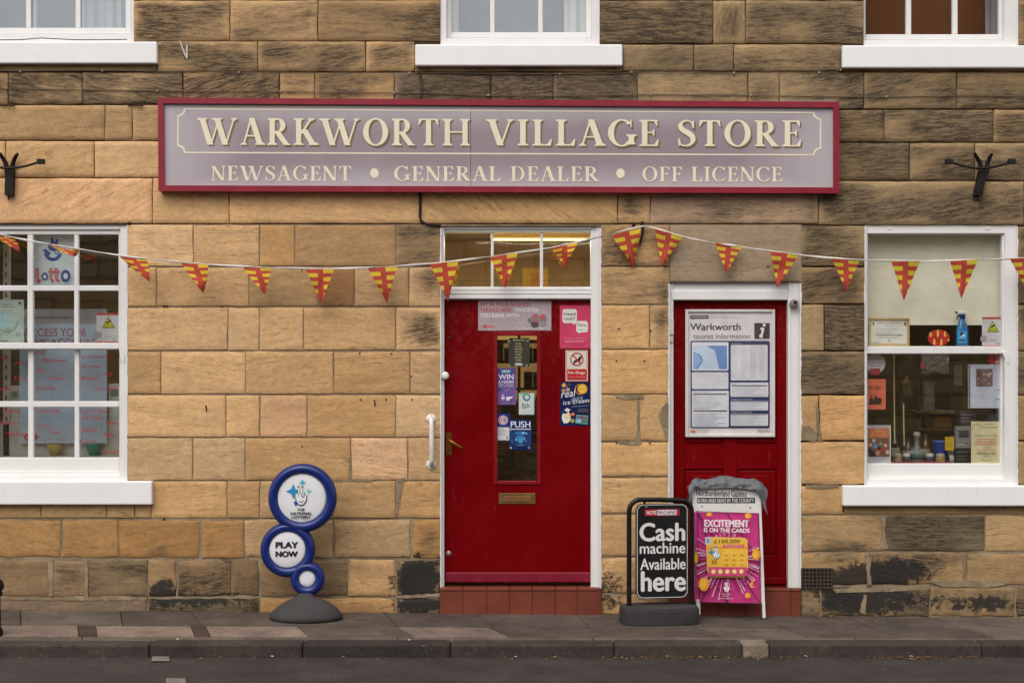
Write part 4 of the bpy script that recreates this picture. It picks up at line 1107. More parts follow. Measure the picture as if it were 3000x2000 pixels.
FL = [((-22, 534), (26, 543), (45, 578), 1.4), ((113, 559), (176, 572), (172, 590), 1.9), ((272, 586), (336, 594), (344, 648), .8), ((415, 602), (479, 606), (467, 674), .7), ((556, 612), (623, 614), (608, 676), .6), ((702, 618), (768, 617), (737, 697), .1), ((844, 615), (912, 612), (889, 696), .2), ((987, 606), (1053, 599), (1029, 693), .1),
      ((1124, 591), (1190, 580), (1161, 662), .15), ((1264, 569), (1328, 556), (1298, 613), .3), ((1404, 539), (1472, 524), (1456, 617), .1), ((1504, 525), (1568, 544), (1520, 613), .15), ((1642, 557), (1704, 565), (1668, 627), .25), ((1769, 577), (1836, 584), (1785, 661), .15), ((1910, 593), (1974, 598), (1944, 669), .15), ((2047, 600), (2113, 600), (2076, 691), .05), ((2182, 599), (2247, 596), (2208, 686), .1), ((2319, 594), (2386, 590), (2362, 672), .1)]
for a, b, tip, curl in FL:
    d = bd_depth((a[0] + b[0]) / 2) + .002; n = 10; nu = 8
    vs = []; fs = []; uvs = []; rows_ = []
    seed = a[0] * .013
    for j in range(n + 1):
        v = j / n; r_ = []
        for i in range(nu + 1):
            u = i / nu
            x = (a[0] + (b[0] - a[0]) * u) * (1 - v) + tip[0] * v; y = (a[1] + (b[1] - a[1]) * u) * (1 - v) + tip[1] * v
            if curl > .5:   # rolled left edge
                k = (1 - u) * curl; x += 5 * curl * math.sin(v * 3.1) * (u - .3); y += 3 * curl * math.sin(v * 3 + u * 3) * (1 - v)
            dd = d + .022 * math.sin(v * 2.6 + seed * 7) * v + .026 * mnoise.noise(Vector((u * 2 + seed, v * 2.4, seed))) * (.4 + v) + (.030 * curl * math.sin(u * 3.3 + v) * v if curl > .5 else .006 * math.sin(u * 4 + seed) * v)
            r_.append(len(vs)); vs.append(W(x * U2P, y * U2P, dd)); uvs.append((.5 + (u - .5) * (1 - v) if curl < 5 else u, v))
        rows_.append(r_)
    for j in range(n):
        for i in range(nu): fs.append([rows_[j][i], rows_[j + 1][i], rows_[j + 1][i + 1], rows_[j][i + 1]])
    mb = MB(); mb.recalc = False; mb.add(vs, fs, FM, True); o = mb.build('flag', bt)
    ul = o.data.uv_layers.new(name='UVMap')
    for l in o.data.loops: ul.data[l.index].uv = uvs[l.vertex_index]
# ------------------------------------------------------------------ iron fittings, rail, cables on the wall
BLK = flat((34, 26, 24), .55, .4, .3, bump=.3)
def bracket(xc, lab, lean):
    yb, yt = 578, 462
    e = empty('hanging_basket_bracket', W(xc, 520, 0), lab, 'wall bracket', 'iron basket brackets high on the wall')
    st = MB(); a = W(xc - 10, yb - 6, 0); 
    st.prism([(xc - 15 + lean, 500), (xc + 9 + lean, 500), (xc + 7 - lean, 572), (xc - 17 - lean, 572)], .05, -.01, BLK)
    st.tube([W(xc - 9 + lean, 506, .035), W(xc - 13 + lean, 478, .03), W(xc - 24 + lean, 460, .05), W(xc - 30 + lean, 449, .07)], [.018, .016, .014, .010], BLK, 8)
    st.tube([W(xc + 4 + lean, 506, .035), W(xc + 8 + lean, 478, .03), W(xc + 15 + lean, 460, .05), W(xc + 22 + lean, 451, .07)], [.018, .016, .014, .010], BLK, 8)
    st.tube([W(xc - 5 - lean, 570, .02), W(xc - 5 - lean, 585, .03)], [.008, .005], BLK, 8)
    st.build('post', e)
    ar = MB(); pts = [W(xc - 4 + x, 493 - 20 * (abs(x) / 92) ** 1.8, .075 + .015 * (1 - abs(x) / 92)) for x in range(-92, 93, 8)]
    ar.tube(pts, .0085, BLK, 8)
    ar.build('arm', e)
    for s_ in (-1, 1):
        cp = MB(); cp.pbox(xc - 4 + s_ * 92 - 11, 465, xc - 4 + s_ * 92 + 11, 480, .098, .062, BLK, .004); cp.build('cup', e)
bracket(30, 'black iron basket bracket beside the left end of the shop sign', 0)
bracket(2878, 'black iron basket bracket on the dark stone right of the shop sign', 7)
def cable(name, pts, r, rgb, lab, cat='cable', d=.012):
    mb = MB(); P_ = [W(x, y, d) for x, y in pts]; mb.tube(P_, r, flat(rgb, .7, var=.2), 6)
    if len(pts) > 6:
        for p in P_[1:-1:2]: mb.box(p + Vector((-.006, -.006, -.007)), p + Vector((.006, .008, .007)), flat((150, 136, 116), .7))
    o = mb.build(name); return tag(o, lab, cat)
cable('cable', [(-200, 204), (60, 209), (245, 206), (300, 207), (470, 210), (700, 212), (960, 214), (1200, 214), (1400, 216), (1640, 217), (1810, 216), (1850, 211), (2000, 211), (2150, 214), (2240, 212), (2400, 213), (2450, 212), (2463, 205), (2464, 150), (2468, 136)], .0035, (88, 76, 58), 'thin upper cable running along the wall just below the upper sills')
cable('cable', [(-200, 256), (18, 259), (228, 263), (460, 266), (667, 268), (822, 268), (921, 270), (1155, 272), (1250, 273), (1430, 279), (1620, 281), (1905, 277), (2110, 278), (2200, 279), (2396, 283), (2596, 284), (2840, 280), (3200, 286)], .003, (104, 92, 72), 'thin lower cable running along the wall just above the shop sign')
cable('cable', [(1231, 556), (1230, 635), (1234, 648), (1248, 656), (1266, 660), (1292, 661)], .0075, (26, 22, 22), 'black cable dropping from the shop sign to the doorway', d=.014)
cable('cable', [(1232, 216), (1237, 240), (1235, 292)], .004, (60, 50, 38), 'short dark cable going down behind the top of the shop sign')
cable('cable', [(-60, 118), (60, 117), (120, 112), (220, 117), (300, 117), (372, 116)], .0032, (40, 34, 32), 'thin black wire lying along the top left window sill', d=.03)
for x, y, rgb, lab in ((36, 309, (52, 34, 24), 'rusty nail stub in the wall at the far left edge'), (412, 309, (52, 34, 24), 'rusty nail stub in the wall just left of the sign')):
    mb = MB(); mb.tube([W(x - 38, y + 1, .010), W(x, y, .022), W(x + 6, y, .022)], [.003, .007, .010], flat(rgb, .8), 8); tag(mb.build('nail'), lab, 'nail')
for x, y0, y1, lab in ((1857, 652, 668, 'small black hook above the red door frame'), (1882, 648, 722, 'long black hook holding the middle of the bunting')):
    mb = MB(); mb.pbox(x - 4, y0, x + 4, y0 + 16, .04, -.01, BLK, .003)
    if y1 - y0 > 30: mb.tube([W(x, y0 + 12, .03), W(x + 1, y0 + 34, .045), W(x - 4, y1 - 20, .035), W(x - 8, y1, .02)], [.009, .010, .007, .003], BLK, 8)
    else: mb.tube([W(x, y0 + 12, .03), W(x, y1, .036)], .006, BLK, 8)
    tag(mb.build('hook'), lab, 'hook')
mb = MB(); mb.lathe([(.012, -.01), (.012, .006), (.002, .010)], W(379, 655, 0), BLK, 10, 'y'); tag(mb.build('nail'), 'black nail head above the right corner of the left window', 'nail')
# splash of old white sealant beside the top left window
mb = MB(); SE = flat((206, 198, 190), .7)
mb.tube([W(527, 121, .006), W(534, 140, .008), W(542, 160, .008), W(551, 176, .006)], [.006, .005, .008, .004], SE, 6); mb.tube([W(548, 132, .01), W(548, 172, .012)], .007, SE, 6)
tag(mb.build('plastic_peg'), 'white plastic peg stuck in the stone beside the top left sill', 'peg')
gr = empty('grab_rail', W(1263, 1361, 0), 'white tubular grab rail on the wall beside the shop door', 'grab rail')
WP = flat((222, 216, 210), .35, coat=.3)
mb = MB(); mb.tube([W(1263, 1227, .0), W(1263, 1227, .03), W(1263.5, 1230, .05), W(1264, 1240, .062), W(1264.5, 1290, .064), W(1265, 1345, .062), W(1264.5, 1356, .05), W(1264, 1360, .03), W(1264, 1360, .0)], .0165, WP, 14); mb.build('rail', gr)
for y in (1227, 1361):
    mb = MB(); mb.lathe([(.035, 0), (.034, .006), (.022, .009)], W(1263, y, 0), WP, 24, 'y')
    for k in range(3): mb.lathe([(.004, .004), (.004, .011)], W(1263 + 11 * math.cos(k * 2.1 + .6), y + 11 * math.sin(k * 2.1 + .6), 0), flat((140, 128, 112), .5), 8, 'y')
    mb.build('flange', gr)
se = empty('security_lamp', W(2326, 887, .016), 'tiny round grey sensor on the white frame right of the notice door', 'sensor')
mb = MB(); mb.lathe([(.030, 0), (.032, .02), (.026, .036), (.012, .042)], W(2325, 890, .0), flat((128, 124, 120), .4), 20, 'y'); mb.build('body', se)
mb = MB(); mb.lathe([(.012, .03), (.011, .05), (.002, .056)], W(2326, 886, .0), flat((18, 16, 16), .2), 16, 'y'); mb.build('lens', se)
# ------------------------------------------------------------------ notices on the red door
DD = -.0735
WHT = (222, 216, 210); INK = (52, 48, 48); GRY = (150, 146, 146)
def place(pr, name, lab, cat, group=None):
    return tag(pr.build(name), lab, cat, group)
def hand_logo(p, x, y, s, white=(236, 236, 236), line=(28, 28, 34), blue=None):
    """crossed fingers emblem with a smile, s = half height in pixels"""
    pts = [(-.55, -.05), (-.42, -.15), (-.15, .05), (-.22, -.35), (-.25, -.95), (-.05, -1.0), (.05, -.72), (.18, -.98), (.34, -.86), (.20, -.30), (.42, -.34), (.50, -.10), (.66, -.12), (.70, .12), (.62, .55), (.34, .92), (-.05, .98), (-.32, .70), (-.45, .30)]
    if blue:
        p.poly([(x - 1.25 * s, y - .25 * s), (x - .75 * s, y - .42 * s), (x - .5 * s, y - 1.0 * s), (x - .28 * s, y - .45 * s), (x - .1 * s, y - .2 * s), (x - .45 * s, y + .02 * s), (x - .6 * s, y + .2 * s), (x - .8 * s, y - .05 * s)], blue)
    p.poly([(x + a * s * 1.08, y + b * s * 1.06) for a, b in pts], line)
    p.poly([(x + a * s * .94 + .01 * s, y + b * s * .95) for a, b in pts], white)
    w = max(1.4, s * .07)
    p.line([(x - .02 * s, y - .72 * s), (x - .02 * s, y - .2 * s)], w, line)
    p.line([(x + .18 * s, y - .28 * s), (x + .18 * s, y + .1 * s), (x + .40 * s, y + .12 * s), (x + .44 * s, y - .2 * s)], w, line)
    p.line([(x - .12 * s, y + .55 * s), (x + .12 * s, y + .68 * s), (x + .38 * s, y + .50 * s)], w, line)
def star4(p, x, y, s, c): p.poly([(x, y - s), (x + .28 * s, y - .28 * s), (x + s, y), (x + .28 * s, y + .28 * s), (x, y + s), (x - .28 * s, y + .28 * s), (x - s, y), (x - .28 * s, y - .28 * s)], c)

p = Print(DD, .0003); p.sheet(1401, 881, 1615, 968, (176, 160, 164), .001, .4)
RD = (176, 30, 66)
p.text('PAY IN YOUR BUSINESS', 1405, 886, 1555, 898, RD, .012); p.text('TAKINGS HERE.', 1406, 902, 1501, 914, RD, .012); p.text('WHOEVER', 1508, 902, 1579, 913, (232, 226, 226), .012); p.text('YOU BANK WITH', 1406, 918, 1520, 930, (232, 226, 226), .012)
p.disc(1421, 956, 5.5, (206, 70, 84)); p.rect(1428, 954, 1450, 957.5, (206, 110, 118)); p.rect(1407, 954, 1413, 957, (150, 120, 124))
for x, y, rx, ry, c in ((1554, 938, 9, 7, (120, 110, 108)), (1569, 932, 14, 13, (140, 124, 122)), (1567, 950, 12, 9, (84, 72, 72)), (1590, 936, 11, 14, (128, 124, 118)), (1590, 928, 8, 8, (176, 84, 88)), (1569, 927, 7, 7, (180, 90, 96)), (1570, 940, 5, 4, (190, 90, 96)), (1591, 948, 9, 6, (150, 144, 136))): p.disc(x, y, rx, c, ry)
for k in range(26): p.disc(1498 + k * 4.3 + random.uniform(-2, 2), 964 - (k % 5) * 1.1, 1.6, (216, 208, 210), n=6)
place(p, 'door_banner', 'wide grey banner with red and white capitals on top of the shop door', 'notice')
p = Print(DD, .0003); p.sheet(1640, 894, 1729, 1021, (200, 64, 98), .001, .35)
p.rrect(1648, 905, 1690, 946, 7, WHT); p.poly([(1671, 944), (1688, 944), (1684, 951)], WHT); p.text('Need', 1652, 915, 1686, 924, (70, 64, 62), .01); p.text('cash?', 1653, 928, 1685, 937, (70, 64, 62), .01)
p.rrect(1688, 940, 1722, 973, 7, WHT); p.poly([(1693, 971), (1704, 971), (1697, 977)], WHT); p.text('Paying', 1692, 947, 1718, 958, (70, 64, 62), .0); p.text('notes?', 1693, 962, 1717, 968, (120, 160, 150), .0)
p.text('Access your high street', 1653, 988, 1718, 994, (226, 150, 166)); p.text('bank accounts here', 1656, 996, 1711, 1002, (236, 190, 198)); p.lines(1645, 1690, 1012, 1016, 1, (216, 110, 134)); p.lines(1714, 1726, 1009, 1015, 1, (216, 130, 150))
place(p, 'door_poster', 'pink notice with two white speech bubbles on the right of the shop door', 'notice')
p = Print(DD + .0006, .0003); p.sheet(1657, 1026, 1722, 1116, (218, 208, 198), .001, .35); p.line([(1660, 1029), (1719, 1029), (1719, 1113), (1660, 1113), (1660, 1029)], 1.2, (200, 60, 50))
p.text('u', 1660, 1029, 1660.5, 1029.5, WHT)
dog = [(1679, 1061), (1682, 1056), (1692, 1051), (1697, 1046), (1700, 1042), (1704, 1043), (1704, 1048), (1701, 1052), (1699, 1058), (1700, 1065), (1697, 1065), (1695, 1059), (1688, 1060), (1684, 1064), (1682, 1070), (1679, 1069), (1681, 1063)]
p.poly(dog, (30, 28, 26)); p.ring(1690, 1052, 16.5, 19.5, (184, 36, 36)); p.line([(1678, 1039), (1702, 1066)], 3.4, (184, 36, 36))
p.rect(1662, 1081, 1718, 1111, (186, 32, 28)); p.text('No Dogs', 1665, 1087, 1714, 1097, (232, 224, 214), .018); p.text('Except Guide Dogs', 1666, 1101, 1714, 1106, (226, 170, 160), .0)
place(p, 'dog_sign', 'white and red sign with a crossed out dog on the shop door', 'sign')
p = Print(DD, .0003); p.sheet(1640, 1119, 1729, 1247, (22, 34, 78), .001, .3)
for x, y, r_, c in ((1652, 1128, 6, (222, 160, 50)), (1651, 1144, 6, (170, 130, 120)), (1664, 1141, 6, (176, 140, 130)), (1660, 1131, 4, (90, 80, 110)), (1668, 1126, 4, (70, 64, 90))): p.disc(x, y, r_, c)
p.disc(1706, 1139, 15, (222, 158, 40)); p.disc(1706, 1139, 11, (236, 190, 70)); p.ring(1700, 1140, 14, 16, (214, 150, 40), 100, 280); p.lines(1697, 1715, 1136, 1141, 1, (180, 110, 30))
p.text('real', 1644, 1144, 1686, 1166, (226, 226, 228), .0, .15, -6); p.text('dairy', 1674, 1164, 1708, 1180, (180, 190, 210), .0, .1, -7); p.text('ice cream', 1650, 1174, 1726, 1186, (226, 226, 228), .0, .1, -8); p.line([(1675, 1191), (1726, 1187)], 1.2, (130, 150, 190))
CW = (226, 222, 214)
p.disc(1662, 1202, 6, CW, 7); p.poly([(1652, 1199), (1658, 1199), (1658, 1203)], CW); p.poly([(1666, 1199), (1674, 1199), (1666, 1203)], CW); p.disc(1659, 1222, 13, CW, 17); p.poly([(1650, 1232), (1657, 1232), (1655, 1240), (1651, 1239)], CW); p.poly([(1660, 1232), (1667, 1232), (1664, 1239), (1661, 1239)], CW)
p.disc(1657, 1208, 6, (24, 26, 40), 4); p.disc(1648, 1206, 3, (40, 50, 90), 6); p.disc(1662, 1218, 9.5, (230, 206, 176), 8.5); p.poly([(1650, 1239), (1656, 1240), (1654, 1244), (1650, 1243)], (20, 20, 26)); p.disc(1678, 1213, 6, (214, 120, 70), 5); p.disc(1677, 1232, 6, (170, 150, 70), 6)
p.rect(1692, 1196, 1724, 1208, (70, 60, 80)); p.poly([(1688, 1214), (1723, 1217), (1721, 1243), (1685, 1239)], (120, 160, 150)); p.poly([(1690, 1216), (1721, 1219), (1719, 1240), (1687, 1237)], (70, 110, 130)); p.disc(1696, 1232, 8, (120, 180, 214), 6); p.disc(1705, 1224, 5, (160, 50, 60), 5); p.disc(1713, 1230, 5, (90, 120, 80), 7)
place(p, 'ice_cream_poster', 'dark blue ice cream poster with white handwriting at the door edge', 'notice')
# notices on the door glass
GD = -.0925
p = Print(GD, .0003); p.rrect(1490, 990, 1552, 1074, 5, (66, 62, 50), flat((60, 56, 46), .4)); YL = (214, 204, 160)
p.text('Business hours', 1503, 992, 1538, 998, YL)
for i, wd in enumerate(('Monday', 'Tuesday', 'Wednesday', 'Thursday', 'Friday', 'Saturday', 'Sunday')):
    hw = len(wd) * 1.35; p.text(wd, 1519 - hw, 1004 + i * 8, 1519 + hw, 1009.5 + i * 8, YL, .01)
p.text('OPEN', 1508, 1063, 1530, 1071, (236, 232, 220), .03)
for x, y in ((1491, 1000), (1546, 998), (1493, 1070), (1543, 1070)): p.disc(x, y, 4, (120, 124, 112))
place(p, 'opening_hours', 'dark see-through opening hours panel with yellow weekday names', 'notice')
p = Print(GD, .0003); p.sheet(1456, 1078, 1511, 1185, (90, 70, 138), .001, .35); p.poly([(1456, 1150), (1511, 1134), (1511, 1185), (1456, 1185)], (112, 84, 150)); p.rect(1469, 1083, 1496, 1092, (40, 150, 160)); p.text('NEW', 1472, 1084, 1494, 1091, WHT, .02)
p.text('WIN', 1460, 1096, 1505, 1111, (236, 226, 236), .02); p.text('£10000', 1460, 1114, 1505, 1122, (232, 222, 234), .03); p.text('EVERY MONTH', 1460, 1124, 1505, 1128.5, (216, 204, 226), .01); p.text('FOR 30 YEARS', 1460, 1129.5, 1504, 1134, (216, 204, 226), .01); p.lines(1465, 1502, 1138, 1141, 1, (190, 170, 210), center=True); p.lines(1472, 1493, 1143, 1146, 1, (190, 170, 210), center=True)
hand_logo(p, 1473, 1163, 9, (226, 220, 234), (120, 90, 170)); p.poly([(1483, 1162), (1503, 1161), (1499, 1167), (1493, 1168), (1493, 1173), (1484, 1173)], (226, 220, 234))
place(p, 'win_poster', 'purple prize poster with large white letters on the door glass', 'notice')
p = Print(GD, .0003); p.sheet(1520, 1151, 1565, 1214, (196, 206, 204), .001, .35); p.ring(1543, 1163, 7, 11, (40, 130, 128), 0, 360); p.ring(1543, 1163, 7, 11, (36, 70, 78), 150, 320); p.poly([(1520, 1154), (1534, 1151), (1540, 1153), (1526, 1157)], (90, 190, 180)); p.text('fsb', 1529, 1180, 1552, 1193, (70, 76, 80), .0); p.lines(1529, 1551, 1193, 1197, 1, (110, 116, 120)); p.lines(1530, 1556, 1206, 1209, 1, (170, 178, 178))
place(p, 'member_sticker', 'pale grey sticker with a teal ring on the door glass', 'sticker')
p = Print(GD, .0003); p.sheet(1455, 1211, 1493, 1250, (30, 46, 128), .001, .35); p.disc(1474, 1230, 14, (206, 200, 206)); p.ring(1474, 1230, 10.5, 12.5, (190, 70, 60)); p.text('15', 1467, 1225, 1482, 1236, (110, 20, 26), .03)
p.sheet(1454, 1251, 1492, 1289, (204, 202, 206), .001, .4); p.lines(1457, 1489, 1253, 1276, 6, (140, 142, 150), 1.4); p.poly([(1484, 1285), (1486, 1275), (1488, 1285)], (70, 74, 70))
place(p, 'age_sticker', 'blue and white age limit sticker at the lower left of the door glass', 'sticker')
p = Print(GD, .0003); p.sheet(1493, 1228, 1557, 1318, (18, 30, 86), .001, .3); p.text('PUSH', 1496, 1233, 1554, 1252, (206, 214, 228), .02); p.rect(1493, 1255, 1556, 1258, (196, 206, 222)); p.lines(1494, 1507, 1259, 1262, 1, (130, 150, 190)); p.rect(1494, 1262, 1556, 1304, (16, 50, 110))
for x, y, a, b, c in ((1525, 1268, 18, 5, (34, 110, 164)), (1524, 1283, 14, 9, (36, 120, 170)), (1525, 1290, 8, 8, (60, 150, 190)), (1533, 1268, 4, 3, (150, 200, 230)), (1542, 1269, 3, 2.5, (110, 170, 210)), (1512, 1288, 2.5, 3, (120, 180, 210)), (1536, 1285, 2.5, 3, (120, 180, 210)), (1500, 1291, 2, 2.5, (90, 130, 180)), (1541, 1292, 2, 2.5, (90, 130, 180)), (1497, 1311, 3, 3, (170, 180, 200))): p.disc(x, y, a, c, b, n=12)
p.poly([(1507, 1305), (1525, 1302), (1541, 1305)], (120, 140, 180)); p.ring(1549, 1310, 2, 3, (170, 180, 200)); p.line([(1551, 1312), (1553, 1315)], 1.2, (170, 180, 200)); p.lines(1503, 1543, 1310, 1313, 1, (70, 90, 140))
place(p, 'push_sticker', 'dark blue sticker with white PUSH lettering on the door glass', 'sticker')

# ------------------------------------------------------------------ tourist notice frame on the second door
nb = empty('notice_frame', W(2140, 1279, -.085), 'white framed tourist information notice on the second red door', 'notice board')
d0 = -.070
f = MB(); AL = flat((214, 208, 204), .35, .0, .06, .2)
for a in ((2008, 906, 2017, 1280), (2262, 906, 2271, 1280)): f.pbox(*a, d0 + .012, d0 - .012, AL, .004, 2)
for a in ((2017, 906, 2262, 914), (2017, 1271, 2262, 1280)): f.pbox(*a, d0 + .0115, d0 - .012, AL, .004, 2)
f.build('frame', nb)
p = Print(d0 - .002, .0003); p.sheet(2012, 910, 2267, 1276, (212, 207, 206), .003, .3)
p.rrect(2022, 923, 2076, 934, 1, (92, 84, 84)); p.poly([(2028, 933), (2034, 933), (2030, 938)], (92, 84, 84)); p.rect(2026, 926, 2072, 930, (150, 142, 142)); p.lines(2079, 2196, 923, 933, 2, (176, 172, 172), 1.6)
p.text('Warkworth', 2022, 947, 2170, 967, (70, 66, 68), .022); p.text('tourist information', 2031, 977, 2198, 992, (104, 100, 104), -.006)
p.rect(2210, 946, 2255, 992, (68, 60, 60)); p.disc(2239, 952, 4.6, WHT, 4.2); p.line([(2228, 964), (2237, 961), (2231, 982)], 6.4, WHT); p.line([(2231, 980), (2226, 985), (2234, 988)], 6.0, WHT); p.disc(2229, 984, 5.2, WHT, 5)
p.rrect(2023, 998, 2255, 1253, 5, (52, 60, 104))
def cell(x0, y0, x1, y1, c=(206, 206, 210)): p.rrect(x0, y0, x1, y1, 3, c)
cell(2027, 1002, 2134, 1085, (214, 216, 218)); p.rect(2031, 1012, 2130, 1081, (108, 140, 186))
coast = [(2031, 1012), (2071, 1012), (2080, 1020), (2094, 1026), (2098, 1040), (2100, 1052), (2104, 1066), (2107, 1081), (2044, 1081), (2052, 1070), (2060, 1058), (2056, 1044), (2048, 1036), (2040, 1034), (2031, 1030)]
p.poly(coast, (186, 200, 218)); p.poly([(2031, 1034), (2042, 1037), (2052, 1048), (2055, 1058), (2046, 1068), (2036, 1081), (2031, 1081)], (140, 164, 204)); p.lines(2060, 2096, 1026, 1078, 9, (164, 184, 206), 1.2)
cell(2027, 1090, 2134, 1139); p.lines(2032, 2130, 1092, 1136, 6, (184, 182, 186), 1.8, 3)
cell(2027, 1144, 2135, 1250)
for y in (1154, 1203): p.rect(2031, y - 1.4, 2130, y + 1.8, (56, 44, 48)); p.lines(2032, 2104, y - 9, y - 4, 1, (150, 146, 150), 2)
p.lines(2032, 2130, 1158, 1196, 6, (176, 182, 194), 2.4, 4); p.lines(2032, 2130, 1208, 1248, 7, (166, 176, 190), 2.6, 5)
p.rect(2141, 1002, 2252, 1009, (70, 70, 84)); p.text('Accommodation', 2143, 1004, 2172, 1008, (190, 190, 196)); cell(2141, 1010, 2249, 1114)
for k in range(4): p.lines(2144 + k * 27, 2167 + k * 27, 1012, 1108, 22, (188, 186, 188), 1.3, 20 + k)
cell(2140, 1120, 2251, 1162); p.lines(2144, 2170, 1122, 1127, 1, (150, 150, 156), 2); p.rect(2144, 1128, 2248, 1131, (84, 80, 92)); p.lines(2144, 2248, 1134, 1160, 4, (166, 170, 180), 2.2, 9)
for y0, y1, n in ((1174, 1202, 5), (1212, 1247, 7)):
    p.text('Eating Out in Warkworth', 2143, y0 - 7, 2204, y0 - 2, (200, 200, 206)); cell(2141, y0, 2250, y1); p.rect(2143, y0 + 1, 2248, y0 + 3, (70, 54, 58)); p.lines(2144, 2248, y0 + 4, y1 - 1, n, (170, 178, 186), 2.2, n)
p.poly([(2022, 1266), (2026, 1257), (2029, 1263), (2033, 1257), (2036, 1262), (2039, 1258), (2037, 1266)], (206, 84, 40)); p.lines(2041, 2094, 1257, 1262, 1, (150, 148, 150)); p.text('Northumberland', 2220, 1256, 2255, 1265, (90, 86, 90), 0, .2)
p.build('sheet', nb)

# ------------------------------------------------------------------ round pavement sign
BLU = flat((17, 38, 108), .33, var=.10, coat=.25)
ps_d = .29
ls_ = empty('pavement_sign', Vector((W(897, 1800, ps_d).x, -ps_d, gz(-1.4, ps_d))), 'blue pavement sign of three stacked discs on a domed grey base', 'sign')
k_ = (D - ps_d) / D / S
b = MB()
def disc3(x, y, ro, ri, d):
    c = W(x, y, d); R0, R1 = ro * k_, ri * k_
    th = .050
    prof = [(R0 - .012, -th), (R0, -th + .012), (R0 + .001, 0), (R0 - .004, .012), (R0 - .014, .022), ((R0 + R1) / 2 + .008, .030), (R1 + .012, .024), (R1 + .003, .016), (R1, .006), (R1 - .004, .002)]
    b.lathe(prof, c, BLU, 56, 'y')
disc3(843, 1610, 80, 53, ps_d - .004); disc3(886, 1458, 100, 72, ps_d); disc3(901, 1695, 50, 24.5, ps_d + .002)
for (x0, y0, x1, y1, w_) in ((870, 1530, 860, 1560, 30), (872, 1660, 885, 1668, 20)):
    a, c = W(x0, y0, ps_d), W(x1, y1, ps_d); b.box((min(a.x, c.x) - w_ * k_, -ps_d - .004, min(a.z, c.z)), (max(a.x, c.x) + w_ * k_, -ps_d + .05, max(a.z, c.z)), BLU, .008)
a = W(882, 1758, ps_d); c = W(919, 1732, ps_d); b.box((a.x, -ps_d - .012, a.z), (c.x, -ps_d + .044, c.z), BLU, .012, 2)
b.build('body', ls_)
for nm, x, y, r_ in (('large', 883, 1459, 73), ('middle', 841, 1609, 54), ('small', 899, 1693, 25)):
    p = Print(ps_d + .008, .0004)
    cc = W(x, y, 0); FWT = flat((226, 226, 230), .35, var=.04, coat=.1)
    p.lathe([(r_ * k_ - .001, -.008), (r_ * k_, 0), (r_ * k_ * .92, .0045), (r_ * k_ * .5, .0065), (.002, .007)], W(x, y, ps_d + .003), FWT, 48, 'y'); p.d = ps_d + .0125
    if nm == 'large':
        star4(p, 886, 1413, 11, (70, 186, 206)); star4(p, 905, 1438, 9, (120, 204, 204)); star4(p, 859, 1438, 22, (26, 140, 190)); p.poly([(860, 1470), (866, 1482), (872, 1476), (866, 1466)], (26, 70, 160))
        hand_logo(p, 879, 1452, 28, (232, 232, 234), (30, 30, 40))
        p.text('THE', 870, 1488, 893, 1495.5, (34, 32, 40), .07); p.text('NATIONAL', 851, 1499, 914, 1507, (34, 32, 40), .07); p.text('LOTTERY', 854, 1510, 910, 1518, (34, 32, 40), .07)
    if nm == 'middle':
        p.text('PLAY', 807, 1586, 874, 1605, (26, 26, 32), .075); p.text('NOW', 807, 1613, 873, 1631, (26, 26, 32), .075)
    p.build('face', ls_)
RUB = flat((62, 60, 60), .85, var=.25, bump=.4)
b = MB(); o_ = Vector(ls_.location); b.lathe([(.232, .0), (.243, .012), (.240, .035), (.205, .072), (.150, .112), (.095, .138), (.062, .150), (.052, .166), (.046, .176), (.0, .177)], o_, RUB, 56, 'z', True, .78)
b.build('base', ls_)

# ------------------------------------------------------------------ black swing sign
ad = .36
ab_ = empty('swing_sign', Vector((W(1930, 1800, ad).x, -ad, gz(.97, ad))), 'black swing board for a cash machine in a tube frame', 'sign')
TB = flat((22, 20, 21), .38, .3, .2, .2)
b = MB()
arcp = []
x0, x1, yt, yb = 1841, 2030, 1462, 1800
for x, y in ((x0, yb - 12), (x0, 1640), (x0, 1500)): arcp.append((x, y))
for k in range(1, 8): t = math.radians(180 + 90 * k / 8); arcp.append((x0 + 34 + 34 * math.cos(t), 1496 + 34 * math.sin(t)))
arcp += [(1875, yt), (1935, yt + 1), (1996, yt + 4)]
for k in range(1, 8): t = math.radians(270 + 90 * k / 8); arcp.append((x1 - 34 + 34 * math.cos(t), 1500 + 34 * math.sin(t)))
arcp += [(x1, 1506), (x1, 1650), (x1, yb)]
b.tube([W(x, y, ad) for x, y in arcp], .0165, TB, 12); b.build('tube_frame', ab_)
b = MB(); BB = flat((26, 24, 25), .4, var=.2, coat=.1)
b.prism(rr(1861, 1475, 2018, 1752, 20, 6), ad + .010, ad - .010, BB)
for x in (1887, 1990): b.pbox(x - 3, 1462, x + 3, 1482, ad + .004, ad - .004, TB, .001)
b.build('board', ab_)
p = Print(ad + .0112, .0003)
o1, o2 = rr(1863.5, 1477, 2016, 1750, 19, 6), rr(1865.5, 1479, 2014, 1748, 17.5, 6)
n = len(o1); p.add([W(x, y, p.d) for x, y in o1 + o2], [[k, (k + 1) % n, n + (k + 1) % n, n + k] for k in range(n)], flat((205, 200, 198))); p.up()
LT = (222, 218, 216)
p.rect(1887, 1491, 1991, 1510, (176, 40, 48)); p.rect(1924, 1493, 1982, 1508, (218, 214, 214)); p.text('NOTE', 1893, 1495, 1921, 1506, (232, 226, 224), .02); p.text('MACHINE', 1927, 1495, 1979, 1506, (40, 36, 40), .008); p.rect(1888, 1482, 1896, 1485, (150, 146, 146))
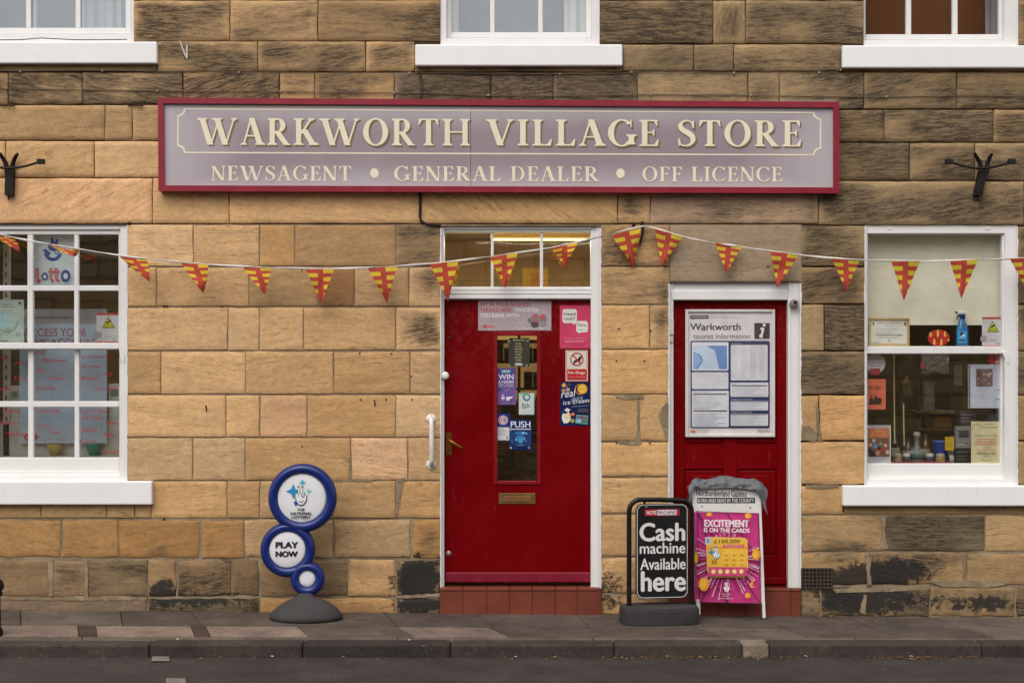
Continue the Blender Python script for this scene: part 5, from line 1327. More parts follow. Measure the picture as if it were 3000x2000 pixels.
p.text('Cash', 1871, 1530, 2009, 1585, LT, .035); p.text('machine', 1872, 1588, 2009, 1621, LT, .02); p.text('Available', 1873, 1634, 2010, 1668, LT, .02); p.text('here', 1875, 1671, 2011, 1732, LT, .035)
p.build('lettering', ab_)
b = MB()
kk = (D - ad) / D / S; L_ = 226 * kk / 2; bz = ab_.location.z; cx_ = W(1931, 0, ad).x
outl = []
for k in range(25):
    t = math.pi * k / 24; outl.append((math.cos(t) * L_, -.05 - .10 * math.sin(t) ** .7))
outl += [(-a, -bq) for a, bq in outl]
def lay(z, s): return [Vector((cx_ + x * s, -ad + y * (s if abs(y) > .051 else 1), bz + z)) for x, y in outl]
Ls = [lay(0, .985), lay(.012, 1.0), lay(.090, 1.0), lay(.112, .975), lay(.118, .93)]
n = len(outl); vs = [v for l in Ls for v in l]; fs = [[i * n + k, i * n + (k + 1) % n, (i + 1) * n + (k + 1) % n, (i + 1) * n + k] for i in range(len(Ls) - 1) for k in range(n)] + [list(range(n))[::-1], [(len(Ls) - 1) * n + k for k in range(n)]]
b.add(vs, fs, flat((56, 54, 54), .9, var=.35, bump=.6)); b.build('base', ab_)
ab_.rotation_euler = (0, 0, math.radians(9))

# ------------------------------------------------------------------ newspaper board leaning on the second door
nd = .16
npb = empty('newspaper_board', Vector((W(2145, 1800, nd).x, -nd, gz(1.5, nd))), 'white newspaper stand with a pink prize poster behind crossed wires', 'sign')
WD = white_paint('board_white', (.80, .785, .76), .35)
b = MB()
b.prism([(2028, 1424), (2222, 1424), (2233, 1766), (2036, 1762)], nd, nd - .012, WD)
b.build('board', npb)
for poly in ([(2040, 1755), (2051, 1755), (2052, 1799), (2043, 1799)], [(2221, 1424), (2228, 1424), (2243, 1809), (2235, 1809)]):
    b = MB(); b.prism(poly, nd + .008, nd - .026, WD); b.build('leg', npb)
p = Print(nd + .001, .0003)
p.text('Northumberland Gazette', 2040, 1434, 2188, 1452, (40, 36, 38), .012, .0, 3); p.rect(2042, 1457, 2212, 1473, (48, 44, 46)); p.text('BORN AND READ IN THE COUNTY', 2044, 1460, 2209, 1471, (214, 208, 204), .025)
for x, y in ((2057, 1483), (2198, 1486)): p.disc(x, y, 3, (150, 146, 142), n=8)
p.build('heading', npb)
p = Print(nd + .003, .0003); PK = (204, 62, 134)
p.add([W(x, y, p.d) for x, y in ((2034, 1499), (2226, 1502), (2230, 1766), (2035, 1762))], [[0, 1, 2, 3][::-1]], flat(PK, .4)); p.up()
cxp, cyp = 2129, 1632
rp = random.Random(2)
for k in range(120):
    a_ = rp.uniform(0, 6.283); r0, r1 = rp.uniform(50, 66), rp.uniform(80, 122); wv = rp.uniform(.008, .024)
    if math.sin(a_) < -.5: r1 = min(r1, 70)
    c_ = rp.choice(((224, 150, 196), (236, 190, 216), (160, 34, 110), (210, 90, 160), (232, 208, 224)))
    cl = lambda r_, a: (min(2224, max(2038, cxp + r_ * math.cos(a) * .92)), min(1758, max(1506, cyp + r_ * math.sin(a) * 1.05)))
    p.poly([cl(r0, a_ - wv / 3), cl(r1, a_ - wv), cl(r1, a_ + wv), cl(r0, a_ + wv / 3)], c_)
p.text('EXCITEMENT', 2063, 1521, 2195, 1543, (236, 226, 232), .05, 0, 1); p.text('IS ON THE CARDS', 2062, 1545, 2196, 1558, (236, 226, 232), .05, 0, 2)
p.poly([(2068, 1578), (2080, 1572), (2180, 1574), (2190, 1580), (2192, 1660), (2182, 1690), (2080, 1690), (2072, 1672)], (240, 190, 84)); p.poly([(2072, 1582), (2184, 1582), (2188, 1660), (2178, 1684), (2082, 1684), (2076, 1664)], (234, 184, 60))
p.rect(2074, 1600, 2190, 1606, (234, 150, 60)); p.text('£100,000', 2092, 1579, 2168, 1592, (84, 52, 30), .02); p.rect(2118, 1594, 2180, 1603, (206, 80, 100)); p.text('SPECIAL EDITION', 2121, 1596, 2177, 1601, (240, 200, 190), .01)
p.rect(2066, 1572, 2083, 1594, (206, 214, 220)); p.rect(2070, 1576, 2079, 1590, (130, 160, 190))
star4(p, 2084, 1616, 11, (40, 150, 196)); star4(p, 2096, 1600, 6, (80, 190, 206)); hand_logo(p, 2097, 1620, 17, (236, 236, 236), (60, 90, 120)); p.lines(2085, 2108, 1639, 1651, 2, (150, 100, 40), 3, 4)
for i in range(3):
    for j in range(3): p.disc(2128 + i * 22, 1622 + j * 14, 5, (244, 206, 110), 3.5, n=8); p.rect(2125 + i * 22, 1621 + j * 14, 2131 + i * 22, 1624 + j * 14, (190, 130, 60))
p.rect(2076, 1660, 2188, 1686, (204, 66, 120))
for i in range(5): p.disc(2090 + i * 20.5, 1673, 7, (236, 190, 110)); p.disc(2090 + i * 20.5, 1673, 4, (246, 226, 170))
for x, y, rx, ry in ((2062, 1710, 16, 20), (2192, 1510, 10, 9), (2215, 1622, 12, 18), (2191, 1743, 9, 8), (2078, 1506, 9, 6), (2040, 1632, 6, 18)):
    p.disc(x, y, rx, (232, 150, 40), ry); p.disc(x - rx * .2, y, rx * .62, (244, 186, 60), ry * .75)
p.text('£', 2197, 1697, 2212, 1720, (240, 156, 60), .05)
hand_logo(p, 2127, 1719, 15, (240, 232, 238), (204, 60, 130)); p.text('THE NATIONAL', 2113, 1737, 2141, 1741, (236, 200, 220)); p.text('LOTTERY', 2117, 1743, 2137, 1747, (236, 200, 220)); p.lines(2094, 2160, 1750, 1754, 1, (236, 190, 214), 1.6, center=True)
p.build('poster', npb)
b = MB(); WR = flat((62, 56, 58), .5, .5)
wd_ = nd + .012
def wire(pts): b.tube([W(x, y, wd_) for x, y in pts], .0022, WR, 5)
wire([(2038, 1497), (2222, 1503), (2228, 1768), (2050, 1764), (2043, 1497)])
for pts in ([(2046, 1502), (2133, 1764)], [(2130, 1502), (2224, 1640)], [(2048, 1642), (2134, 1768)], [(2046, 1502), (2098, 1582), (2228, 1766)], [(2148, 1605), (2052, 1762)], [(2222, 1655), (2190, 1695)]): wire(pts)
b.build('wire_grid', npb)
# weathered bag bunched over the top of the stand
BG = flat((98, 98, 103), .5, var=.25, bump=.3)
bag = MB(); bag.recalc = False
nu, nv = 44, 12; vs = []; fs = []
for j in range(nv + 1):
    for i in range(nu + 1):
        u, v = i / nu, j / nv
        th = math.pi * (1.0 - v) - .2
        ht = (27 + 6 * math.sin(u * 3.1) ** 2 + 2.5 * math.sin(u * 15 + 1)) * (1 if .03 < u < .97 else .6)
        drop = 0
        x = 2018 + u * 222
        yb_ = 1428 + (2 * math.sin(u * 9)) + 4 * u
        ydrop = 0
        if u > .88: ydrop = (u - .88) / .12 * 75 * (v ** 2)
        if u < .08: ydrop = (.08 - u) / .08 * 60 * v ** 2
        y = yb_ - ht * math.sin(max(0, math.pi * min(1, .5 + v * .5) )) * (1.0 if v < .99 else 1) if v > .5 else yb_ - ht * math.sin(math.pi * v)
        dep = nd - .05 + .075 * v
        nn = mnoise.noise(Vector((u * 9, v * 3, 3))) + .2 * mnoise.noise(Vector((u * 24, v * 6, 7)))
        y += nn * 3 * math.sin(math.pi * v) + ydrop
        fold = abs(mnoise.noise(Vector((u * 14 + v, v * 2.2, 11)))); y += 4 * (fold - .25) * math.sin(math.pi * v); dep += fold * .03 + nn * .014 + .02 * math.sin(math.pi * v)
        if u > .9: x += 6 * (u - .9) / .1 + 3 * math.sin(v * 14)
        vs.append(W(x, y, dep))
for j in range(nv):
    for i in range(nu): fs.append([j * (nu + 1) + i, j * (nu + 1) + i + 1, (j + 1) * (nu + 1) + i + 1, (j + 1) * (nu + 1) + i])
bag.add(vs, fs, BG, True)
for sx, n_ in ((2234, 1), (2020, -1)):
    vs = []; fs = []
    for j in range(9):
        for i in range(4):
            v = j / 8; y = 1424 + v * (80 if n_ > 0 else 60); x = sx + (i - 1.5) * 6 * (1 - .6 * v) + 3 * math.sin(v * 8 + i) - (4 * v if n_ > 0 else -4 * v)
            vs.append(W(x, y, nd + .0 + .012 * math.sin(i * 2 + v * 5) - .01))
    fs = [[j * 4 + i, j * 4 + i + 1, (j + 1) * 4 + i + 1, (j + 1) * 4 + i] for j in range(8) for i in range(3)]
    bag.add(vs, fs, BG, True)
tag(bag.build('plastic_bag'), 'grey plastic bag bunched over the top of the newspaper stand', 'bag')

# ------------------------------------------------------------------ bollard at the left edge
bo = empty('bollard', Vector((W(-29, 1800, .93).x, -.93, 0)), 'black iron bollard with a rounded cap at the left edge of the pavement', 'bollard')
b = MB(); b.lathe([(.078, 0), (.078, .04), (.066, .055), (.062, .25), (.074, .258), (.076, .275), (.066, .285)], bo.location, BLK, 28, 'z'); b.build('post', bo)
b = MB(); b.lathe([(.066, .283), (.082, .30), (.084, .325), (.070, .355), (.035, .372), (.002, .376)], bo.location, BLK, 28, 'z'); b.build('cap', bo)

# ------------------------------------------------------------------ things in the left window
p = Print(-.112, .0004); p.sheet(98, 689, 217, 835, (214, 224, 226), .002, .4); LB = (24, 72, 150)
p.ring(155, 738, 17, 27, LB, 190, 350, 20); p.disc(157, 722, 17, LB, 14); p.poly([(124, 731), (136, 730), (150, 742), (140, 752)], LB); p.poly([(152, 718), (148, 698), (155, 697), (160, 714)], LB); p.poly([(160, 716), (164, 700), (171, 702), (166, 720)], LB); p.disc(168, 741, 8, (196, 212, 216), 5); p.ring(166, 738, 5, 7.5, LB)
LR = (196, 92, 96)
for ch, x0, y0, x1, y1, c in (('l', 104, 785, 119, 828, LR), ('o', 120, 797, 142, 824, LB), ('t', 142, 785, 158, 826, LR), ('t', 158, 785, 174, 826, LR), ('o', 176, 788, 208, 829, LB)):
    if ch == 'o': p.disc((x0 + x1) / 2, (y0 + y1) / 2, (x1 - x0) / 2, (226, 232, 234), (y1 - y0) / 2); p.ring((x0 + x1) / 2, (y0 + y1) / 2, (x1 - x0) / 2 * .42, (x1 - x0) / 2 * .9, c, ry=(y1 - y0) / (x1 - x0))
    elif ch == 'l': p.line([(108, 785), (108, 818), (118, 826)], 11, c); p.line([(108, 787), (108, 818)], 3, (230, 180, 180))
    else: m_ = (x0 + x1) / 2; p.line([(m_ - 1, 785), (m_ - 1, 818), (m_ + 7, 825)], 8, c); p.line([(x0, 796), (x1 + 1, 796)], 6, c); p.line([(m_ - 1, 787), (m_ - 1, 816)], 2, (230, 180, 180))
place(p, 'lotto_panel', 'pale blue panel with a blue hand emblem in the left window top pane', 'poster')
p = Print(-.107, .0004); p.sheet(-40, 877, 70, 1004, (188, 204, 194), .002, .4); p.rect(-20, 915, 38, 965, (172, 206, 210)); p.text('A Licence', 2, 888, 34, 894, (60, 60, 60)); p.text('Merchandise', 4, 896, 44, 901, (90, 90, 90)); p.lines(0, 56, 906, 920, 2, (150, 160, 156), 1.2); p.ring(20, 940, 30, 33, (150, 166, 150), 180, 360); p.disc(58, 888, 4, (60, 70, 66)); p.ring(24, 968, 5, 7, (150, 160, 130)); p.ring(52, 980, 4, 6, (140, 150, 150)); p.lines(-20, 46, 994, 1002, 1, (110, 120, 120))
place(p, 'certificate', 'pale green certificate stuck in the left window beside the frame edge', 'certificate')
def cctv(x0, y0, x1, y1, d, lab):
    p = Print(d, .0003); w_, h_ = x1 - x0, y1 - y0; X = lambda u: x0 + u * w_; Y = lambda v: y0 + v * h_
    p.sheet(x0, y0, x1, y1, (206, 202, 204), .001, .35); p.rect(x0, y0, x1, Y(.07), (190, 50, 60)); p.rect(x0, Y(.965), x1, y1, (190, 40, 54))
    p.poly([(X(.52), Y(.12)), (X(.84), Y(.51)), (X(.24), Y(.51))], (40, 40, 24)); p.poly([(X(.52), Y(.16)), (X(.79), Y(.49)), (X(.29), Y(.49))], (206, 204, 40)); p.poly([(X(.42), Y(.33)), (X(.62), Y(.22)), (X(.66), Y(.28)), (X(.47), Y(.38))], (50, 50, 30)); p.text('CCTV', X(.34), Y(.40), X(.74), Y(.475), (50, 50, 30), .02)
    p.disc(X(.08), Y(.74), w_ * .17, (150, 144, 146)); p.ring(X(.08), Y(.74), w_ * .27, w_ * .29, (206, 160, 160), -80, 90); p.ring(X(.08), Y(.74), w_ * .38, w_ * .40, (214, 180, 180), -80, 90); p.lines(X(.34), X(.9), Y(.76), Y(.82), 1, (130, 120, 130), 1.6); p.lines(X(.7), X(.98), Y(.86), Y(.94), 1, (90, 84, 100), 2)
    return place(p, 'camera_warning', lab, 'sign')
cctv(283, 917, 348, 1003, -.067, 'white camera warning sign with yellow triangle in the left window')
cctv(2877, 929, 2936, 1014, -.061, 'white camera warning sign with yellow triangle in the right window')
# tall grey bank poster standing behind the left window
p = Print(-.30, .0006); PBL = (172, 192, 212)
p.sheet(57, 905, 313, 1298, PBL, .006, .4); p.poly([(57, 905), (313, 905), (313, 948), (57, 948)], (152, 152, 160)); p.poly([(58, 1244), (313, 1250), (313, 1298), (57, 1298)], (176, 188, 202))
p.lines(98, 214, 924, 938, 1, (90, 90, 100), 5, 6); PR = (178, 60, 92)
p.text('ACCESS YOUR', 70, 962, 254, 985, PR, .0); p.text('BANK ACCOUNT', 66, 992, 292, 1012, PR, .0); p.text('HERE', 86, 1022, 134, 1038, PR, .0)
for i, wd in enumerate(('EASY DEPOSITS,', 'WITHDRAWALS AND', 'CHECK ACCOUNTS', "THAT'S HERE.")): p.text(wd, 74, 1046 + i * 17, (190, 216, 214, 150)[i], 1058 + i * 17, (190, 200, 212), .0)
p.lines(120, 308, 1282, 1287, 1, (150, 170, 190), 1.2); p.disc(90, 1279, 20, (190, 50, 66), 13); p.text('Local', 78, 1274, 102, 1284, (226, 190, 196), .01)
place(p, 'bank_poster', 'tall blue grey bank poster standing behind the left window panes', 'poster')
SHW = flat((196, 190, 176), .5); 
b = MB(); b.pbox(8, 700, 28, 1345, -.34, -.37, SHW, .003)
for k in range(20): b.pbox(15.5, 738 + k * 30, 20, 752 + k * 30, -.338, -.345, flat((50, 44, 38)), 0)
tag(b.build('shelf_upright'), 'white slotted shelf upright inside the left window', 'shelf post')
b = MB(); b.pbox(-60, 1240, 352, 1350, -.34, -.36, flat((190, 188, 180), .6), .002); b.pbox(-60, 1338, 360, 1350, -.125, -.34, flat((176, 168, 154), .6), .002); tag(b.build('low_panel'), 'pale low panel behind the foot of the left window', 'panel')
for x, y0, y1, c, lab in ((160, 1300, 1338, (196, 176, 96), 'yellow paper tub under the bank poster in the left window'), (274, 1298, 1338, (50, 148, 132), 'teal paper tub under the bank poster in the left window')):
    b = MB(); r0 = 24 / S; h_ = (y1 - y0) / S; q = W(x, y1, -.29); M_ = flat(c, .5); b.lathe([(r0 * .45, 0), (r0 * .82, h_ * .62), (r0 * .86, h_ * .64), (r0 * .98, h_ * .98), (r0 * 1.0, h_)], q, M_, 24, 'z'); tag(b.build('paper_tub'), lab, 'tub')
for x0, y0, x1, y1, c, lab in ((318, 1124, 352, 1252, (206, 206, 202), 'white carton right of the bank poster in the left window'), (28, 1130, 56, 1250, (190, 190, 180), 'white carton left of the bank poster in the left window')):
    b = MB(); b.pbox(x0, y0, x1, y1, -.36, -.50, flat(c, .6), .003); b.pbox(x0 + 6, y0 + 16, x1 - 6, y0 + 36, -.3585, -.362, flat((120, 130, 130)), 0); tag(b.build('carton'), lab, 'carton')

# ------------------------------------------------------------------ things in the right window
b = MB(); BLN = flat((228, 221, 200), .8, var=.08); b.pbox(2535, 678, 2945, 952, -.16, -.164, BLN, 0); tag(b.build('window_blind'), 'plain cream blind drawn half down in the right window', 'blind')
cf = empty('framed_certificate', W(2605, 1014, -.075), 'framed certificate with gold border on the right window rail', 'certificate')
b = MB(); GO = flat((196, 168, 112), .4, .2)
b.pbox(2545, 931, 2665, 937, -.066, -.082, GO, .002); b.pbox(2545, 1008, 2665, 1014, -.066, -.082, GO, .002); b.pbox(2545, 937, 2550, 1008, -.0665, -.082, GO, .002); b.pbox(2660, 937, 2665, 1008, -.0665, -.082, GO, .002); b.build('frame', cf)
p = Print(-.074, .0003); p.sheet(2548, 934, 2662, 1011, (222, 218, 206), .002, .4); p.line([(2552, 940), (2658, 940), (2658, 1006), (2552, 1006), (2552, 940)], 1.2, (206, 150, 90)); p.poly([(2556, 944), (2562, 944), (2559, 955)], (90, 90, 70)); p.disc(2652, 948, 4, (150, 90, 90), 6); p.text('Certificate of Membership', 2570, 943, 2642, 948, (120, 116, 120)); p.lines(2590, 2622, 951, 955, 1, (160, 156, 156), 1.2, center=True); p.lines(2566, 2646, 961, 968, 1, (150, 146, 150), 1.4, center=True); p.lines(2580, 2630, 971, 976, 1, (150, 146, 150), 1.2, center=True); p.text('The Royal Regiment of Fusiliers', 2566, 978, 2644, 984, (70, 66, 70), .01); p.lines(2562, 2650, 986, 990, 1, (160, 156, 156), 1.2, center=True); p.disc(2605, 997, 6, (170, 196, 196), 4); p.lines(2556, 2596, 1001, 1005, 1, (150, 150, 170), 1.2)
p.build('sheet', cf)
p = Print(-.066, .0003); p.disc(2750, 989, 32, (190, 36, 36), 24); YB = (228, 190, 70)
for i in range(6):
    x = 2724 + i * 10.4
    for (a_, c_) in (((-24, -2) if i % 2 else (-24, 24), 0),):
        pass
    hh = 22 * math.sqrt(max(.05, 1 - ((x + 3 - 2750) / 32) ** 2))
    if i % 2 == 0: p.rect(x, 989 - hh, x + 5.6, 986, YB)
    if i % 2 == 1: p.rect(x, 993, x + 5.6, 989 + hh, YB)
    if i % 2 == 1: p.rect(x + 1, 989 - hh, x + 1.2, 986, YB)
place(p, 'oval_badge', 'oval red and yellow striped badge in the right window', 'sticker')
sb = empty('spray_bottle', W(2819, 1014, -.12), 'blue window spray bottle with a white trigger on the right window rail', 'bottle')
pc = W(2819, 1016, -.12); BB_ = flat((24, 104, 160), .15, coat=.6)
b = MB(); b.lathe([(.040, 0), (.044, .006), (.044, .10), (.040, .13), (.028, .165), (.020, .185), (.018, .20)], pc, BB_, 28, 'z', True, .65); b.build('body', sb)
b = MB(); b.lathe([(.020, .198), (.021, .222), (.018, .226)], pc, flat((30, 50, 120), .4), 20, 'z')
b.box(pc + Vector((-.034, -.012, .222)), pc + Vector((.030, .012, .248)), flat((214, 214, 214), .4), .008, 2); b.tube([pc + Vector((-.030, 0, .236)), pc + Vector((-.048, 0, .240))], [.007, .008], flat((40, 40, 46), .4), 8); b.tube([pc + Vector((-.022, 0, .224)), pc + Vector((-.034, 0, .205)), pc + Vector((-.036, 0, .186))], [.006, .005, .003], flat((34, 50, 110), .4), 8); b.build('trigger', sb)
p = Print(.12 * 0 - .0895, .0003); p.rect(2806, 969, 2833, 1004, (70, 160, 206)); p.disc(2819, 978, 7, (28, 60, 100), 6); p.poly([(2812, 990), (2824, 976), (2828, 984)], (210, 220, 226)); p.rect(2809, 994, 2830, 1000, (40, 90, 150)); p.build('printed_label', sb)
SD = -.1055
p = Print(SD, .0004); p.disc(2565, 1064, 29, (206, 200, 200)); p.text('Proper world', 2541, 1049, 2588, 1056, (176, 80, 90), .0); p.text('famous sweets', 2541, 1058, 2589, 1065, (190, 70, 84), .0); p.text('from home', 2548, 1067, 2582, 1074, (120, 110, 130), .0); p.rect(2549, 1079, 2579, 1098, (160, 30, 46)); p.lines(2552, 2576, 1082, 1094, 2, (190, 80, 90), 2)
place(p, 'round_sticker', 'round white sticker with a red tab high on the lower right window', 'sticker')
p = Print(SD, .0004); p.sheet(2536, 1110, 2595, 1199, (226, 116, 84), .001, .6); p.text('MUSIC', 2543, 1130, 2586, 1142, (150, 76, 54), .05); p.disc(2553, 1172, 5, (54, 36, 36), 8); p.disc(2566, 1170, 6, (54, 36, 36), 9); p.disc(2577, 1172, 6, (60, 40, 38), 8); p.poly([(2544, 1182), (2552, 1170), (2572, 1172), (2583, 1180), (2580, 1184), (2546, 1184)], (50, 34, 34)); p.disc(2554, 1160, 3, (70, 46, 40)); p.disc(2566, 1161, 3, (80, 52, 44)); p.lines(2544, 2584, 1148, 1152, 1, (190, 96, 70), 1.4)
place(p, 'orange_flyer', 'orange flyer with dark printed figures in the right window', 'flyer')
p = Print(SD, .0004); p.sheet(2539, 1245, 2610, 1357, (208, 206, 210), .001, .5); p.rect(2543, 1254, 2606, 1338, (122, 84, 66)); p.rect(2543, 1254, 2606, 1282, (206, 120, 76)); p.text('Christmas Concert', 2548, 1247, 2605, 1252, (90, 90, 110)); p.ring(2574, 1284, 22, 25, (226, 160, 110), 20, 160); p.text('BRASS BAND', 2552, 1272, 2600, 1280, (226, 150, 100), .0)
for x, y, r_, c in ((2560, 1290, 5, (200, 190, 190)), (2550, 1302, 5, (206, 140, 130)), (2564, 1306, 7, (90, 120, 170)), (2580, 1300, 5, (110, 140, 90)), (2594, 1304, 5, (200, 150, 130)), (2588, 1318, 7, (150, 60, 56)), (2572, 1326, 7, (176, 120, 110)), (2556, 1328, 8, (40, 34, 40)), (2600, 1324, 6, (206, 160, 150)), (2548, 1318, 5, (30, 28, 34)), (2576, 1312, 5, (60, 44, 50))): p.disc(x, y, r_, c, r_ * 1.1, n=10)
p.text('WARKWORTH', 2550, 1340, 2598, 1345, (110, 110, 130)); p.lines(2543, 2606, 1347, 1356, 2, (150, 156, 170), 1.6)
place(p, 'concert_flyer', 'colour photograph flyer of a crowd low in the right window corner', 'flyer')
p = Print(SD, .0004); p.sheet(2836, 1067, 2931, 1195, (202, 204, 216), .001, .3); p.rect(2837, 1068, 2843, 1194, (150, 144, 132)); 
for k in range(11): p.rect(2838.5, 1074 + k * 11, 2841.5, 1079 + k * 11, (60, 54, 50))
p.rect(2860, 1080, 2908, 1130, (112, 92, 86))
for k in range(26): p.disc(random.uniform(2865, 2903), random.uniform(1085, 1125), random.uniform(2, 5), random.choice(((150, 130, 112), (70, 56, 54), (170, 150, 134), (130, 100, 104), (90, 74, 68))), n=8)
p.lines(2862, 2912, 1133, 1140, 1, (150, 150, 160), 1.4); p.line([(2922, 1143), (2931, 1141)], 2, (60, 60, 66)); p.line([(2919, 1169), (2931, 1169)], 2, (70, 70, 76))
place(p, 'photo_sheet', 'white sheet with a brown photograph in a clear sleeve in the window', 'notice')
p = Print(SD, .0004); p.poly([(2897, 1032), (2931, 1032), (2931, 1067), (2900, 1067), (2894, 1056)], (200, 44, 36)); p.disc(2921, 1060, 6, (226, 200, 196), 3.5); p.lines(2900, 2922, 1036, 1048, 2, (226, 130, 120), 1.6)
place(p, 'red_sticker', 'small red sticker at the top right of the lower window pane', 'sticker')
p = Print(SD + .001, .0004); p.sheet(2845, 1234, 2932, 1357, (220, 208, 166), .001, .6); p.text('COMMUNITY', 2876, 1240, 2914, 1245, (130, 124, 96)); p.text('SPRING CONCERT', 2878, 1249, 2924, 1254, (120, 112, 84)); p.line([(2849, 1256), (2851, 1242), (2862, 1242), (2872, 1244), (2873, 1258)], 2, (150, 150, 120)); p.text('Saturday 25th at 7.30', 2858, 1273, 2920, 1278, (80, 72, 60), .0)
for y, x0, x1 in ((1287, 2854, 2926), (1294, 2858, 2922), (1301, 2852, 2924)): p.lines(x0, x1, y - 2, y + 2, 1, (204, 110, 90), 2.4, y, True)
p.text('and', 2882, 1307, 2898, 1312, (170, 90, 76)); p.text('Tickets on the door', 2860, 1315, 2918, 1320, (200, 100, 84)); p.text('MEMORIAL HALL', 2862, 1325, 2918, 1330, (90, 80, 66), .01); p.text('7.30pm', 2880, 1333, 2900, 1338, (120, 110, 90)); p.lines(2864, 2916, 1345, 1349, 1, (120, 112, 90), 1.6, center=True)
place(p, 'cream_notice', 'cream notice with red and black lines at the lower right corner', 'notice')
# goods on the display board of the right window
b = MB(); b.box((W(2536, 0, 0).x, .125, W(0, 1358, -.2).z - .02), (W(2945, 0, 0).x, .50, W(0, 1358, -.2).z), flat((92, 72, 52), .7), .003); tag(b.build('display_board'), 'brown display board inside the foot of the right window', 'shelf')
zt = W(0, 1358, -.2).z
def on(px, d): v = W(px, 1358, -d); return Vector((v.x, d, zt))
CLG = bpy.data.materials.new('clear_glass'); gq = NT(CLG); gq.bsdf((.50, .54, .52), .08, 0, None, .6, alpha=.30)
dc = empty('glass_decanter', on(2686, .22), 'clear glass decanter with a stopper among the window goods', 'decanter')
b = MB(); b.lathe([(.050, 0), (.055, .01), (.055, .06), (.048, .09), (.022, .115), (.016, .13), (.016, .17), (.024, .178)], dc.location, CLG, 28); b.build('flask', dc)
b = MB(); b.lathe([(.012, .172), (.014, .185), (.022, .19), (.026, .205), (.020, .218), (.004, .222)], dc.location, flat((170, 160, 140), .2, coat=.5), 20); b.build('stopper', dc)
b = MB(); b.lathe([(.056, .03), (.056, .07)], dc.location, flat((66, 86, 76), .5), 28); b.build('band', dc)
for x, d, r_, c, lab in ((2630, .19, .028, (150, 130, 100), 'low jar with a tan lid at the left of the window goods'), (2656, .17, .026, (60, 66, 60), 'low green jar with a white ring beside the tan lidded jar'), (2724, .18, .027, (46, 44, 60), 'low dark jar with a white lid beside the glass decanter'), (2755, .16, .030, (146, 120, 60), 'low jar with a yellow label in front of the blue tub')):
    e = empty('jar', on(x, d), lab, 'jar', 'low jars along the front of the right window'); b = MB(); b.lathe([(r_, 0), (r_ * 1.08, .012), (r_ * 1.08, .04), (r_ * .9, .052)], e.location, flat(c, .3, coat=.3), 22); b.build('body', e)
    b = MB(); b.lathe([(r_ * .92, .050), (r_ * .95, .053), (r_ * .95, .068), (r_ * .7, .073), (.002, .074)], e.location, flat((196, 190, 180) if 'white' in lab else (176, 160, 130), .4), 22); b.build('lid', e)
e = empty('blue_tub', on(2755, .26), 'royal blue plastic tub behind the jars in the right window', 'tub'); b = MB(); b.lathe([(.038, 0), (.040, .01), (.052, .145), (.055, .15)], e.location, flat((36, 66, 160), .35, coat=.2), 28); b.build('body', e)
b = MB(); b.lathe([(.056, .142), (.057, .156), (.050, .158)], e.location, flat((48, 80, 172), .35), 28); b.build('rim', e)
p = Print(-.165, .0004); p.sheet(2769, 1279, 2795, 1318, (214, 172, 34), .004, .5); p.lines(2772, 2792, 1283, 1312, 5, (190, 140, 20), 1.5); place(p, 'yellow_card', 'small yellow card standing right of the blue tub', 'card')
for x0, y0, x1, y1, c, lab, ink in ((2800, 1248, 2846, 1312, (142, 140, 140), 'grey photograph book standing on a black book in the right window', (60, 56, 56)), (2798, 1312, 2846, 1357, (36, 34, 38), 'black book standing at the foot of the grey photograph book', (120, 116, 116)), (2812, 1204, 2860, 1244, (64, 56, 60), 'dark book on top of the pile behind the cream notice', (150, 140, 140))):
    p = Print(-.20, .0004); p.sheet(x0, y0, x1, y1, c, .04, .5, bevel=.002); p.lines(x0 + 5, x1 - 5, y0 + 6, y1 - 6, 3, ink, 3, x0); 
    if c[0] > 100: p.rect(x0 + 10, y0 + 12, x1 - 8, y0 + 34, (70, 64, 66)); p.lines(x0 + 8, x1 - 8, y1 - 16, y1 - 8, 1, (220, 218, 216), 3)
    place(p, 'book', lab, 'book')
e = MB(); e.lathe([(.017, 0), (.017, .055), (.012, .06)], on(2788, .18), flat((176, 180, 176), .35), 18); tag(e.build('white_pot'), 'small white pot left of the black book in the window', 'pot')
b = MB(); v0, v1 = on(2610, .135), on(2785, .135); b.box(v0 + Vector((0, -.006, .0)), v1 + Vector((0, .010, .016)), flat((150, 20, 34), .25, coat=.6), .004)
for k in range(14): q = v0.lerp(v1, (k + .5) / 14); b.lathe([(.010, .010), (.011, .016), (.004, .022)], q, flat((176, 34, 50), .2, coat=.8), 8)
tag(b.build('tinsel'), 'red foil strip along the front edge of the right window', 'tinsel')
for x, y0, y1, r_, lab in ((2619, 1033, 1290, .0052, 'long cream cord hanging inside the right window'), (2647, 1182, 1296, .005, 'short cream cord hanging beside the dark goods in the right window')):
    b = MB(); b.tube([W(x, y0, -.26), W(x + .6, (y0 + y1) / 2, -.26), W(x + 2, y1, -.26)], r_, flat((206, 190, 140), .7), 8); b.lathe([(.006, 0), (.010, -.012), (.006, -.024)], W(x + 2, y1, -.26), flat((190, 176, 130), .5), 10); tag(b.build('cord'), lab, 'cord')
BRS = flat((120, 96, 54), .3, .8)
e = empty('hanging_lantern', W(2655, 1155, -.34), 'dim brass lantern hanging in the left part of the right window', 'lantern')
b = MB(); q = W(2655, 1160, -.34); b.lathe([(.050, 0), (.055, .008), (.055, .014), (.042, .018), (.042, .085), (.052, .09), (.020, .13), (.008, .14)], q, BRS, 8, 'z', False); b.build('case', e)
